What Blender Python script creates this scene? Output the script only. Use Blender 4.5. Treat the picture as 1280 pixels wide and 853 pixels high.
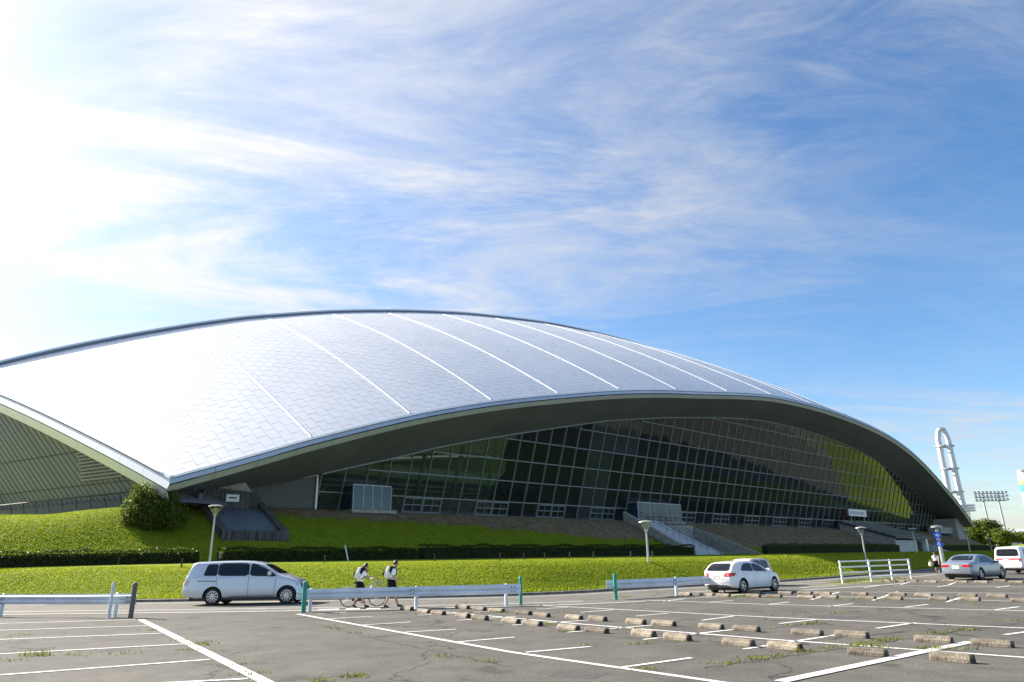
import bpy, bmesh, math, random
import numpy as np
from mathutils import Vector, Matrix
from mathutils.bvhtree import BVHTree
random.seed(7); RNG = np.random.default_rng(7)
scene = bpy.context.scene
for o in list(bpy.data.objects): bpy.data.objects.remove(o)
C = scene.collection
R = math.radians

# ------------------------------------------------------------------ camera
FPX, EYE = 853.0, 1.6
PITCH = math.atan((699 - 426.5) / 853.0)
ROLL = math.atan(0.017)
cam = bpy.data.cameras.new('camera'); camo = bpy.data.objects.new('camera', cam); C.objects.link(camo)
cam.sensor_width = 36.0; cam.lens = 36.0 * FPX / 1280.0; cam.clip_end = 6000; cam.clip_start = 0.1
c_, s_ = math.cos(PITCH), math.sin(PITCH)
_F = Vector((0, c_, s_)); _U0 = Vector((0, -s_, c_)); _R0 = Vector((1, 0, 0))
_R = _R0 * math.cos(ROLL) - _U0 * math.sin(ROLL); _U = _U0 * math.cos(ROLL) + _R0 * math.sin(ROLL)
m = Matrix((_R, _U, -_F)).transposed().to_4x4(); m.translation = (0, 0, EYE); camo.matrix_world = m
scene.camera = camo
scene.render.resolution_x, scene.render.resolution_y = 1024, 682
# ------------------------------------------------------------------ sky and sun
SUN_AZ, SUN_EL = R(-62), R(31.5)            # azimuth from +Y (negative = left), elevation
SUNV = Vector((math.sin(SUN_AZ) * math.cos(SUN_EL), math.cos(SUN_AZ) * math.cos(SUN_EL), math.sin(SUN_EL)))
world = bpy.data.worlds.new('World'); scene.world = world; world.use_nodes = True
def build_world():
    nt = world.node_tree; N = nt.nodes; L = nt.links; N.clear()
    out = N.new('ShaderNodeOutputWorld'); bg = N.new('ShaderNodeBackground'); bg.inputs['Strength'].default_value = 0.074
    sky = N.new('ShaderNodeTexSky'); sky.sky_type = 'NISHITA'; sky.sun_disc = False
    sky.sun_elevation = SUN_EL; sky.sun_rotation = SUN_AZ
    sky.altitude = 0; sky.air_density = 1.0; sky.dust_density = 0.7; sky.ozone_density = 3.0
    geo = N.new('ShaderNodeTexCoord')
    sep = N.new('ShaderNodeSeparateXYZ'); L.new(geo.outputs['Generated'], sep.inputs[0])
    def math_(op, a, b=None, clamp=False):
        n = N.new('ShaderNodeMath'); n.operation = op; n.use_clamp = clamp
        for i, v in enumerate((a, b)):
            if v is None: continue
            if isinstance(v, (int, float)): n.inputs[i].default_value = v
            else: L.new(v, n.inputs[i])
        return n.outputs[0]
    zc = math_('ADD', math_('MAXIMUM', sep.outputs[2], 0.0), 0.12)
    px = math_('DIVIDE', sep.outputs[0], zc); py = math_('DIVIDE', sep.outputs[1], zc)
    comb = N.new('ShaderNodeCombineXYZ'); L.new(px, comb.inputs[0]); L.new(py, comb.inputs[1])
    def layer(rot, scl, loc, nscale, detail, rough, dist, lo, hi):
        mp = N.new('ShaderNodeMapping'); mp.inputs['Rotation'].default_value = (0, 0, R(rot)); mp.inputs['Scale'].default_value = scl
        mp.inputs['Location'].default_value = loc; L.new(comb.outputs[0], mp.inputs[0])
        nz = N.new('ShaderNodeTexNoise'); nz.inputs['Scale'].default_value = nscale; nz.inputs['Detail'].default_value = detail
        nz.inputs['Roughness'].default_value = rough; nz.inputs['Distortion'].default_value = dist; L.new(mp.outputs[0], nz.inputs['Vector'])
        mr = N.new('ShaderNodeMapRange'); mr.interpolation_type = 'SMOOTHSTEP'; mr.inputs['From Min'].default_value = lo; mr.inputs['From Max'].default_value = hi
        L.new(nz.outputs[0], mr.inputs[0]); return mr.outputs[0]
    big = layer(20, (1, 1, 1), (1.3, 0.4, 0), 0.55, 3, 0.5, 0.4, 0.34, 0.62)
    wisp = layer(-72, (0.62, 1.5, 1), (0.2, 3.1, 0), 1.35, 10, 0.64, 0.9, 0.36, 0.76)
    fine = layer(-80, (0.8, 2.2, 1), (4.2, 1.1, 0), 4.5, 9, 0.68, 1.6, 0.38, 0.80)
    # thin cirrus deck scatters sunlight forward: thicker-looking towards the sun
    dt = N.new('ShaderNodeVectorMath'); dt.operation = 'DOT_PRODUCT'; L.new(geo.outputs['Generated'], dt.inputs[0]); dt.inputs[1].default_value = SUNV
    fwd = math_('POWER', math_('MAXIMUM', dt.outputs['Value'], 0.0), 2.6)
    dens = math_('MULTIPLY', math_('ADD', math_('MULTIPLY', wisp, 0.75), math_('MULTIPLY', fine, 0.28)), math_('ADD', math_('MULTIPLY', big, 0.85), 0.22))
    mask = math_('ADD', math_('MULTIPLY', dens, 1.0), math_('MULTIPLY', fwd, math_('ADD', math_('MULTIPLY', wisp, 0.95), 0.33)), True)
    bright = math_('ADD', math_('MULTIPLY', fwd, 1.9), 3.5)
    cc = N.new('ShaderNodeCombineXYZ')
    L.new(bright, cc.inputs[0]); L.new(math_('MULTIPLY', bright, 1.01), cc.inputs[1]); L.new(math_('MULTIPLY', bright, 1.05), cc.inputs[2])
    mx = N.new('ShaderNodeMix'); mx.data_type = 'RGBA'; L.new(mask, mx.inputs[0]); hs = N.new('ShaderNodeHueSaturation'); hs.inputs['Saturation'].default_value = 1.2; L.new(sky.outputs[0], hs.inputs['Color']); L.new(hs.outputs[0], mx.inputs[6]); L.new(cc.outputs[0], mx.inputs[7])
    L.new(mx.outputs[2], bg.inputs[0]); L.new(bg.outputs[0], out.inputs[0])
build_world()
sl = bpy.data.lights.new('sun', 'SUN'); sl.energy = 5.0; sl.angle = R(0.55); sl.color = (1.0, 0.93, 0.82)
so = bpy.data.objects.new('sun', sl); C.objects.link(so); so.rotation_euler = (-SUNV).to_track_quat('-Z', 'Y').to_euler()
vs = scene.view_settings; vs.view_transform = 'Standard'; vs.look = 'None'; vs.gamma = 1; vs.use_curve_mapping = False; vs.exposure = 1.52

# ------------------------------------------------------------------ helpers
def ray(px, py): return (_F * FPX + _R * (px - 640) - _U * (py - 426.5)).normalized()
EYEV = Vector((0, 0, EYE))
def gnd(px, py, z=0.0):
    d = ray(px, py); return EYEV + d * ((z - EYE) / d.z)
def aty(px, py, y):
    d = ray(px, py); return EYEV + d * (y / d.y)
def proj(p):
    d = Vector(p) - EYEV; q = d.dot(_F)
    return (640 + FPX * d.dot(_R) / q, 426.5 - FPX * d.dot(_U) / q) if q > .1 else (-9e9, 0)

def tag(o, label=None, cat=None, group=None, kind=None):
    if label: o['label'] = label
    if cat: o['category'] = cat
    if group: o['group'] = group
    if kind: o['kind'] = kind
    return o
def empty(name, loc=(0, 0, 0), rz=0.0):
    o = bpy.data.objects.new(name, None); C.objects.link(o); o.location = loc; o.rotation_euler = (0, 0, rz); o.empty_display_size = .3
    return o
def link(name, me, mats=None, parent=None):
    if mats:
        for mt in (mats if isinstance(mats, (list, tuple)) else [mats]): me.materials.append(mt)
    o = bpy.data.objects.new(name, me); C.objects.link(o); o.parent = parent
    return o
def dup(o, parent=None):
    c = o.copy(); C.objects.link(c); c.parent = parent
    for ch in list(o.children): dup(ch, c)
    return c

class MB:
    def __init__(s): s.v = []; s.f = []; s.m = []; s.mi = 0
    def add(s, vs, fs):
        b = len(s.v); s.v += [tuple(x) for x in vs]
        for f in fs: s.f.append(tuple(i + b for i in f)); s.m.append(s.mi)
    def quad(s, a, b, c, d): s.add([a, b, c, d], [(0, 1, 2, 3)])
    def box(s, lo, hi, M=None):
        x0, y0, z0 = lo; x1, y1, z1 = hi
        vs = [Vector(p) for p in ((x0, y0, z0), (x1, y0, z0), (x1, y1, z0), (x0, y1, z0), (x0, y0, z1), (x1, y0, z1), (x1, y1, z1), (x0, y1, z1))]
        if M is not None: vs = [M @ p for p in vs]
        s.add(vs, [(0, 3, 2, 1), (4, 5, 6, 7), (0, 1, 5, 4), (1, 2, 6, 5), (2, 3, 7, 6), (3, 0, 4, 7)])
    def bar(s, a, b, w, h, up=(0, 0, 1)):
        a, b = Vector(a), Vector(b); d = (b - a).normalized(); u = Vector(up)
        x = d.cross(u); x = x.normalized() if x.length > 1e-5 else Vector((1, 0, 0)); y = x.cross(d)
        vs = []
        for p in (a, b):
            for sx, sy in ((-1, -1), (1, -1), (1, 1), (-1, 1)): vs.append(p + x * sx * w / 2 + y * sy * h / 2)
        s.add(vs, [(3, 2, 1, 0), (4, 5, 6, 7), (0, 1, 5, 4), (1, 2, 6, 5), (2, 3, 7, 6), (3, 0, 4, 7)])
    def tube(s, pts, r, n=8, cap=True):
        pts = [Vector(p) for p in pts]; rs = r if isinstance(r, (list, tuple)) else [r] * len(pts); rings = []
        ref = Vector((0, 0, 1)); d0 = (pts[1] - pts[0]).normalized()
        if abs(d0.z) > .9: ref = Vector((1, 0, 0))
        for i, p in enumerate(pts):
            d = (pts[min(i + 1, len(pts) - 1)] - pts[max(i - 1, 0)]).normalized()
            x = d.cross(ref).normalized(); y = x.cross(d)
            rings.append([p + (x * math.cos(2 * math.pi * k / n) + y * math.sin(2 * math.pi * k / n)) * rs[i] for k in range(n)])
        s.loft(rings, True, cap)
    def loft(s, rings, closed=False, cap=False):
        n = len(rings[0]); vs = [p for r_ in rings for p in r_]; fs = []
        for i in range(len(rings) - 1):
            for k in range(n if closed else n - 1):
                k2 = (k + 1) % n; fs.append((i * n + k, i * n + k2, (i + 1) * n + k2, (i + 1) * n + k))
        if cap: fs.append(tuple(range(n - 1, -1, -1))); fs.append(tuple(range((len(rings) - 1) * n, len(rings) * n)))
        s.add(vs, fs)
    def lathe(s, prof, n=24, M=None, cap=False):
        rings = []
        for r_, z in prof:
            ring = [Vector((r_ * math.cos(2 * math.pi * k / n), r_ * math.sin(2 * math.pi * k / n), z)) for k in range(n)]
            rings.append([M @ p for p in ring] if M is not None else ring)
        s.loft(rings, True, cap)
    def prism(s, poly, a, b):
        # poly: list of 3D points; extruded from +a to +b vectors
        a, b = Vector(a), Vector(b); n = len(poly)
        vs = [Vector(p) + a for p in poly] + [Vector(p) + b for p in poly]
        s.add(vs, [tuple(range(n - 1, -1, -1)), tuple(range(n, 2 * n))] + [(i, (i + 1) % n, n + (i + 1) % n, n + i) for i in range(n)])
    def build(s, name, mats=None, parent=None, smooth=None):
        me = bpy.data.meshes.new(name); me.from_pydata(s.v, [], s.f)
        if any(s.m): me.polygons.foreach_set('material_index', s.m)
        bm = bmesh.new(); bm.from_mesh(me); bmesh.ops.recalc_face_normals(bm, faces=bm.faces); bm.to_mesh(me); bm.free()
        if smooth is not None:
            me.polygons.foreach_set('use_smooth', [True] * len(me.polygons)); me.set_sharp_from_angle(angle=R(smooth))
        return link(name, me, mats, parent)
def np_mesh(name, V, F, mats=None, parent=None, flat=False):
    me = bpy.data.meshes.new(name); V = np.asarray(V, np.float32); F = np.asarray(F, np.int32); k = F.shape[1]
    me.vertices.add(len(V)); me.vertices.foreach_set('co', V.ravel())
    me.loops.add(F.size); me.loops.foreach_set('vertex_index', F.ravel())
    me.polygons.add(len(F)); me.polygons.foreach_set('loop_start', np.arange(0, F.size, k, dtype=np.int32))
    me.polygons.foreach_set('use_smooth', [not flat] * len(F)); me.update(calc_edges=True); me.validate()
    return link(name, me, mats, parent)

# ------------------------------------------------------------------ materials
MATS = {}
def mat(name, col, rough=.6, metal=0., var=0., vscale=3., bump=0., bscale=20., spec=.5, col2=None, coat=0., trans=0., detail=4., objvar=0., fac=(.35, .65)):
    if name in MATS: return MATS[name]
    mt = bpy.data.materials.new(name); mt.use_nodes = True; nt = mt.node_tree; N = nt.nodes; L = nt.links
    b = N['Principled BSDF']; b.inputs['Base Color'].default_value = (*col, 1); b.inputs['Roughness'].default_value = rough
    b.inputs['Metallic'].default_value = metal; b.inputs['Specular IOR Level'].default_value = spec; b.inputs['Coat Weight'].default_value = coat
    tc = N.new('ShaderNodeTexCoord')
    last = None
    if var or col2:
        nz = N.new('ShaderNodeTexNoise'); nz.inputs['Scale'].default_value = vscale; nz.inputs['Detail'].default_value = detail; nz.inputs['Roughness'].default_value = .6
        L.new(tc.outputs['Object'], nz.inputs['Vector'])
        cr = N.new('ShaderNodeValToRGB'); cr.color_ramp.elements[0].position = fac[0]; cr.color_ramp.elements[1].position = fac[1]
        c2 = col2 if col2 else tuple(min(1, x * (1 + var)) for x in col); c1 = col if col2 else tuple(x * (1 - var) for x in col)
        cr.color_ramp.elements[0].color = (*c1, 1); cr.color_ramp.elements[1].color = (*c2, 1)
        L.new(nz.outputs[0], cr.inputs[0]); last = cr.outputs[0]
    if objvar:
        oi = N.new('ShaderNodeObjectInfo'); hs = N.new('ShaderNodeHueSaturation')
        mr = N.new('ShaderNodeMapRange'); mr.inputs['To Min'].default_value = 1 - objvar; mr.inputs['To Max'].default_value = 1 + objvar
        L.new(oi.outputs['Random'], mr.inputs[0]); L.new(mr.outputs[0], hs.inputs['Value'])
        if last: L.new(last, hs.inputs['Color'])
        else: hs.inputs['Color'].default_value = (*col, 1)
        last = hs.outputs[0]
    if last: L.new(last, b.inputs['Base Color'])
    if bump:
        n2 = N.new('ShaderNodeTexNoise'); n2.inputs['Scale'].default_value = bscale; n2.inputs['Detail'].default_value = 5
        L.new(tc.outputs['Object'], n2.inputs['Vector'])
        bp = N.new('ShaderNodeBump'); bp.inputs['Strength'].default_value = bump; bp.inputs['Distance'].default_value = .05
        L.new(n2.outputs[0], bp.inputs['Height']); L.new(bp.outputs[0], b.inputs['Normal'])
    MATS[name] = mt; return mt
def leafmat(name, c1, c2, transl=.45, vscale=.6):
    mt = bpy.data.materials.new(name); mt.use_nodes = True; nt = mt.node_tree; N = nt.nodes; L = nt.links; N.clear()
    out = N.new('ShaderNodeOutputMaterial'); tc = N.new('ShaderNodeTexCoord')
    nz = N.new('ShaderNodeTexNoise'); nz.inputs['Scale'].default_value = vscale; nz.inputs['Detail'].default_value = 9; nz.inputs['Roughness'].default_value = .8; L.new(tc.outputs['Object'], nz.inputs['Vector'])
    cr = N.new('ShaderNodeValToRGB'); cr.color_ramp.elements[0].position = .3; cr.color_ramp.elements[1].position = .7
    cr.color_ramp.elements[0].color = (*c1, 1); cr.color_ramp.elements[1].color = (*c2, 1); L.new(nz.outputs[0], cr.inputs[0])
    d = N.new('ShaderNodeBsdfPrincipled'); d.inputs['Roughness'].default_value = .55; d.inputs['Specular IOR Level'].default_value = .25
    t = N.new('ShaderNodeBsdfTranslucent'); mx = N.new('ShaderNodeMixShader'); mx.inputs[0].default_value = transl
    L.new(cr.outputs[0], d.inputs['Base Color']); L.new(cr.outputs[0], t.inputs[0]); L.new(d.outputs[0], mx.inputs[1]); L.new(t.outputs[0], mx.inputs[2]); L.new(mx.outputs[0], out.inputs[0])
    return mt
def glassmat(name, tint, gloss_rough=0.01, ior=1.9, body=0.0, bodycol=(.1, .12, .12)):
    # thin architectural sheet: tinted transmission with Fresnel mirror reflection
    mt = bpy.data.materials.new(name); mt.use_nodes = True; nt = mt.node_tree; N = nt.nodes; L = nt.links; N.clear()
    out = N.new('ShaderNodeOutputMaterial'); tr = N.new('ShaderNodeBsdfTransparent'); tr.inputs[0].default_value = (*tint, 1)
    gl = N.new('ShaderNodeBsdfGlossy'); gl.inputs['Roughness'].default_value = gloss_rough; gl.inputs[0].default_value = (.93, .97, .95, 1)
    df = N.new('ShaderNodeBsdfDiffuse'); df.inputs[0].default_value = (*bodycol, 1)
    m0 = N.new('ShaderNodeMixShader'); m0.inputs[0].default_value = body; L.new(tr.outputs[0], m0.inputs[1]); L.new(df.outputs[0], m0.inputs[2])
    fr = N.new('ShaderNodeFresnel'); fr.inputs['IOR'].default_value = ior
    mx = N.new('ShaderNodeMixShader'); L.new(fr.outputs[0], mx.inputs[0]); L.new(m0.outputs[0], mx.inputs[1]); L.new(gl.outputs[0], mx.inputs[2]); L.new(mx.outputs[0], out.inputs[0])
    return mt

def asphalt(name, base, speck, patch):
    mt = bpy.data.materials.new(name); mt.use_nodes = True; nt = mt.node_tree; N = nt.nodes; L = nt.links; b = N['Principled BSDF']
    b.inputs['Roughness'].default_value = .92; b.inputs['Specular IOR Level'].default_value = .25; tc = N.new('ShaderNodeTexCoord')
    def nz(s, d=4., r=.6):
        n = N.new('ShaderNodeTexNoise'); n.inputs['Scale'].default_value = s; n.inputs['Detail'].default_value = d; n.inputs['Roughness'].default_value = r; L.new(tc.outputs['Object'], n.inputs['Vector']); return n.outputs[0]
    def ramp(src, p0, c0, p1, c1):
        r_ = N.new('ShaderNodeValToRGB'); e = r_.color_ramp.elements; e[0].position, e[1].position = p0, p1; e[0].color, e[1].color = (*c0, 1), (*c1, 1); L.new(src, r_.inputs[0]); return r_.outputs[0]
    def mul(a, c):
        x = N.new('ShaderNodeMix'); x.data_type = 'RGBA'; x.blend_type = 'MULTIPLY'; x.inputs[0].default_value = 1; L.new(a, x.inputs[6]); L.new(c, x.inputs[7]); return x.outputs[2]
    col = ramp(nz(.22, 6, .7), .32, patch, .66, base)
    col = mul(col, ramp(nz(26, 6, .85), .32, (.42, .41, .40), .68, (1.7, 1.68, 1.62)))
    col = mul(col, ramp(nz(1.1, 8, .8), .3, (.66, .66, .66), .7, (1.26, 1.23, 1.18)))
    vo = N.new('ShaderNodeTexVoronoi'); vo.feature = 'DISTANCE_TO_EDGE'; vo.inputs['Scale'].default_value = .16; vo.inputs['Randomness'].default_value = 1
    wr = N.new('ShaderNodeTexNoise'); wr.inputs['Scale'].default_value = .9; wr.inputs['Detail'].default_value = 5; L.new(tc.outputs['Object'], wr.inputs['Vector'])
    va = N.new('ShaderNodeVectorMath'); va.operation = 'MULTIPLY_ADD'; L.new(wr.outputs[1], va.inputs[0]); va.inputs[1].default_value = (2.2, 2.2, 0); L.new(tc.outputs['Object'], va.inputs[2]); L.new(va.outputs[0], vo.inputs['Vector'])
    col = mul(col, ramp(vo.outputs['Distance'], .0012, (.30, .29, .27), .006, (1, 1, 1)))
    col = mul(col, ramp(nz(.75, 3, .5), .27, (.55, .54, .53), .36, (1, 1, 1)))
    col = mul(col, ramp(nz(160, 2, .5), .3, (.72, .72, .72), .7, (1.3, 1.3, 1.28)))
    L.new(col, b.inputs['Base Color'])
    bp = N.new('ShaderNodeBump'); bp.inputs['Strength'].default_value = .35; bp.inputs['Distance'].default_value = .02; L.new(nz(70, 2), bp.inputs['Height']); L.new(bp.outputs[0], b.inputs['Normal'])
    return mt
M_LOT = asphalt('worn_asphalt', (.104, .100, .093), None, (.070, .068, .064))
M_ROAD = asphalt('road_asphalt', (.135, .131, .123), None, (.106, .103, .097))
def paintmat():
    mt = bpy.data.materials.new('worn_white_paint'); mt.use_nodes = True; nt = mt.node_tree; N = nt.nodes; L = nt.links; b = N['Principled BSDF']; b.inputs['Roughness'].default_value = .8
    tc = N.new('ShaderNodeTexCoord'); n = N.new('ShaderNodeTexNoise'); n.inputs['Scale'].default_value = 14; n.inputs['Detail'].default_value = 7; n.inputs['Roughness'].default_value = .8; L.new(tc.outputs['Object'], n.inputs['Vector'])
    r_ = N.new('ShaderNodeValToRGB'); e = r_.color_ramp.elements; e[0].position, e[1].position = .36, .52; e[0].color = (.16, .155, .145, 1); e[1].color = (.70, .69, .66, 1); L.new(n.outputs[0], r_.inputs[0]); L.new(r_.outputs[0], b.inputs['Base Color'])
    return mt
M_PAINT = paintmat()
M_GRASS = leafmat('grass_blades', (.175, .235, .010), (.310, .350, .016), .5, .35)
M_LEAF = leafmat('hedge_leaves', (.030, .055, .008), (.11, .15, .016), .45, 2.5)
M_LEAF2 = leafmat('tree_leaves', (.045, .080, .012), (.15, .185, .020), .45, 1.2)
M_WEED = leafmat('weed_blades', (.10, .13, .02), (.22, .24, .04), .4, 1.5)
M_CONC = mat('concrete', (.36, .35, .32), .85, var=.25, vscale=2.2, bump=.3, bscale=18)
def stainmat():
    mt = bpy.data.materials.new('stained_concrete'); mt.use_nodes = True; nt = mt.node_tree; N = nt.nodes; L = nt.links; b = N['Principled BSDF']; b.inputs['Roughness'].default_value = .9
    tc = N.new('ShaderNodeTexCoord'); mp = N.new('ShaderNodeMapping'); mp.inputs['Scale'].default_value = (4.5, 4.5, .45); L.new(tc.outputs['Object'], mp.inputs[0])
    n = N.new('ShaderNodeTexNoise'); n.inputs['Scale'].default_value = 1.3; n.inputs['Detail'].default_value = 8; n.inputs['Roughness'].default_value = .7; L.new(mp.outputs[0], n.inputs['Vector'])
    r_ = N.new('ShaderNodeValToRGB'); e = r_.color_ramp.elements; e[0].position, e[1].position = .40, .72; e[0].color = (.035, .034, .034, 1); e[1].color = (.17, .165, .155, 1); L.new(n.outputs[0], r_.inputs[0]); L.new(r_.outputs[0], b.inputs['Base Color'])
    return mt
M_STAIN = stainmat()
M_STOP = mat('wheel_stop_concrete', (.14, .115, .088), .9, col2=(.29, .245, .19), vscale=7, bump=.5, bscale=40, objvar=.32)
M_END_SHADE = mat('end_face_shade', (.022, .021, .020), .7)  # near-black for the shaded ends of the wheel stops
M_WHITE = mat('white_enamel', (.74, .76, .78), .38, var=.08, vscale=3)
M_GALV = mat('galvanised_steel', (.42, .43, .43), .42, metal=.75, var=.15, vscale=6)
M_DARK = mat('dark_metal', (.03, .032, .034), .5, metal=.3)
M_BLACK = mat('black_plastic', (.012, .012, .013), .45)
M_TYRE = mat('tyre_rubber', (.018, .018, .018), .8)
M_CHROME = mat('alloy_silver', (.62, .63, .65), .28, metal=.9)
M_CGLASS = mat('car_glass', (.006, .007, .009), .04, spec=.5)
M_BARK = mat('bark', (.09, .07, .05), .9, var=.3, vscale=5, bump=.6, bscale=9)
# ------------------------------------------------------------------ building frame (u along the glass front, v back, z up)
PHI = R(42.5); ORG = Vector((-0.3, 79.0, 0.0)); DU = Vector((math.cos(PHI), math.sin(PHI), 0)); DV = Vector((-math.sin(PHI), math.cos(PHI), 0)); ZT = 6.1
def W(u, v, z=0.0): return ORG + DU * u + DV * v + Vector((0, 0, z))

# ------------------------------------------------------------------ ground, lot, road
def sheet(name, poly, z, mt, kind='structure'):
    b = MB(); b.add([(x, y, z) for x, y in poly], [tuple(range(len(poly)))]); o = b.build(name, mt); tag(o, kind=kind); return o
ground = sheet('ground', [(-4000, -1500), (4000, -1500), (4000, 5500), (-4000, 5500)], -0.05, mat('far_ground', (.10, .105, .07), .95, var=.3, vscale=.01))
lot = sheet('parking_lot', [(-120, -40), (150, -40), (240, 150), (140, 190), (60, 140), (-120, 60)], 0.0, M_LOT)
# kerb path
KP = [(-110, 36.6), (-50, 34.8), (-24, 33.7), (-9, 32.6), (0, 33.2), (6.4, 37.5), (18, 46), (37.9, 66.5), (70, 100), (112, 143)]
BP = [(-110, 42.5), (-50, 41), (-30, 40.3), tuple(W(-36, -12)[:2])] + [tuple(W(u, -11)[:2]) for u in (-18, 0, 25, 60, 100, 146)]
TP = [(-110, 49.5), (-50, 48.2), (-32.5, 47.6), tuple(W(-36, -2.4)[:2])] + [tuple(W(u, -1.6)[:2]) for u in (-18, 0, 25, 60, 100, 146)]
QP = [(-110, 150), (-64, 140), (-52, 110), (-34, 75)] + [tuple(W(u, 12)[:2]) for u in (-18, 0, 25, 60, 100, 146)]
SP = [-120, -60, -38, -28, -18, 0, 25, 60, 100, 146]     # path parameter: equals u where the bank follows the glass front
def catmull(P, s, linear_from=None):
    i = max(0, min(len(SP) - 2, int(np.searchsorted(SP, s, side='right')) - 1)); t = (s - SP[i]) / (SP[i + 1] - SP[i])
    p1, p2 = np.array(P[i], float), np.array(P[i + 1], float)
    if linear_from is not None and s >= linear_from: return p1 + (p2 - p1) * t
    h = SP[i + 1] - SP[i]
    def tan(k):
        if 0 < k < len(SP) - 1: return (np.array(P[k + 1], float) - np.array(P[k - 1], float)) / (SP[k + 1] - SP[k - 1])
        k0 = max(k - 1, 0); k1 = min(k + 1, len(SP) - 1); return (np.array(P[k1], float) - np.array(P[k0], float)) / (SP[k1] - SP[k0])
    m1, m2 = tan(i) * h, tan(i + 1) * h
    return (2 * t**3 - 3 * t**2 + 1) * p1 + (t**3 - 2 * t**2 + t) * m1 + (-2 * t**3 + 3 * t**2) * p2 + (t**3 - t**2) * m2
SS = sorted(set([round(x, 2) for x in np.concatenate([np.arange(-120, -40, 2.5), np.arange(-40, -18, .9), np.arange(-18, 60, 1.2), np.arange(60, 146.1, 2.5)])] + [17.2, 17.55, 31.2, 31.55, 146]))
Kc = np.array([catmull(KP, s) for s in SS])
def offset_path(P, d):
    t = np.gradient(P, axis=0); t /= np.linalg.norm(t, axis=1)[:, None]; n = np.stack([-t[:, 1], t[:, 0]], 1); return P + n * d
def top_z(s): return float(np.interp(s, [-120, -37, -28, 146], [5.0, 5.0, ZT - .08, ZT - .08]))
def lawn_rows():
    rows = []
    Bc = np.array([catmull(BP, s, -18) for s in SS]); Tc = np.array([catmull(TP, s, -18) for s in SS]); Qc = np.array([catmull(QP, s, -18) for s in SS])
    for d, z in ((.16, .10), (.45, .16), (1.2, .50), (2.1, .95), (2.9, 1.30), (3.4, 1.43), (3.9, 1.48)):
        rows.append(np.c_[offset_path(Kc, d), np.full(len(SS), z)])
    crest = offset_path(Kc, 3.9)
    for t in (.3, .65): rows.append(np.c_[crest + (Bc - crest) * t, np.full(len(SS), 1.48 + .22 * t)])
    for t in (0, .06, .15, .25, .35, .45, .55, .65, .75, .84, .885, .905, .95, 1.0):
        P = Bc + (Tc - Bc) * t; z = np.zeros(len(SS))
        for k, s in enumerate(SS):
            sm = t * t * (3 - 2 * t) * .35 + t * .65
            if s < -30: sm = min(1.0, sm * 1.0 + .22 * math.sin(math.pi * min(1, t * 1.05)) * min(1, (-30 - s) / 8))
            z[k] = 1.72 + (top_z(s) - 1.72) * sm
            if 17.4 < s < 31.4 and .03 < t < .895: z[k] = 1.70
        rows.append(np.c_[P, z])
    for t in (.1, .35, 1.0): rows.append(np.c_[Tc + (Qc - Tc) * t, np.array([top_z(s) for s in SS])])
    return rows
LR = lawn_rows()
def grassmat():
    mt = bpy.data.materials.new('lawn_turf'); mt.use_nodes = True; nt = mt.node_tree; N = nt.nodes; L = nt.links; b = N['Principled BSDF']; b.inputs['Roughness'].default_value = .95; b.inputs['Specular IOR Level'].default_value = .1
    tc = N.new('ShaderNodeTexCoord')
    def nz(s, d=5., r=.65):
        n = N.new('ShaderNodeTexNoise'); n.inputs['Scale'].default_value = s; n.inputs['Detail'].default_value = d; n.inputs['Roughness'].default_value = r; L.new(tc.outputs['Object'], n.inputs['Vector']); return n.outputs[0]
    r_ = N.new('ShaderNodeValToRGB'); e = r_.color_ramp.elements; e[0].position, e[1].position = .3, .7; e[0].color = (.135, .195, .010, 1); e[1].color = (.235, .28, .014, 1); L.new(nz(.8, 8, .75), r_.inputs[0])
    soil = N.new('ShaderNodeValToRGB'); e = soil.color_ramp.elements; e[0].position, e[1].position = .35, .65; e[0].color = (.13, .092, .050, 1); e[1].color = (.30, .225, .135, 1); L.new(nz(1.4, 8, .75), soil.inputs[0])
    at = N.new('ShaderNodeAttribute'); at.attribute_name = 'soil'
    ad = N.new('ShaderNodeMath'); ad.operation = 'ADD'; L.new(at.outputs['Fac'], ad.inputs[0])
    sb = N.new('ShaderNodeMath'); sb.operation = 'MULTIPLY_ADD'; L.new(nz(.55, 7, .7), sb.inputs[0]); sb.inputs[1].default_value = 1.5; sb.inputs[2].default_value = -.75; L.new(sb.outputs[0], ad.inputs[1])
    mr = N.new('ShaderNodeMapRange'); mr.inputs['From Min'].default_value = .42; mr.inputs['From Max'].default_value = .58; L.new(ad.outputs[0], mr.inputs[0])
    mx = N.new('ShaderNodeMix'); mx.data_type = 'RGBA'; L.new(mr.outputs[0], mx.inputs[0]); L.new(r_.outputs[0], mx.inputs[6]); L.new(soil.outputs[0], mx.inputs[7]); L.new(mx.outputs[2], b.inputs['Base Color'])
    bp = N.new('ShaderNodeBump'); bp.inputs['Strength'].default_value = .8; bp.inputs['Distance'].default_value = .08; L.new(nz(9, 6), bp.inputs['Height']); L.new(bp.outputs[0], b.inputs['Normal'])
    return mt
M_LAWN = grassmat()
def soil_value(s, j):
    # bare earth on the upper bank below the glass front (rows 9.. are the bank, t = 0..1)
    tt = (0, .06, .15, .25, .35, .45, .55, .65, .75, .84, .885, .905, .95, 1.0)
    if j < 9 or s < -26: return 0.0
    t = tt[j - 9] if j - 9 < len(tt) else 1.0
    lim = np.interp(s, [-26, -10, 5, 16, 40, 146], [.80, .68, .48, .40, .22, .35])
    return float(np.clip(.5 + (t - lim) * 3.2, 0, 1))
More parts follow.
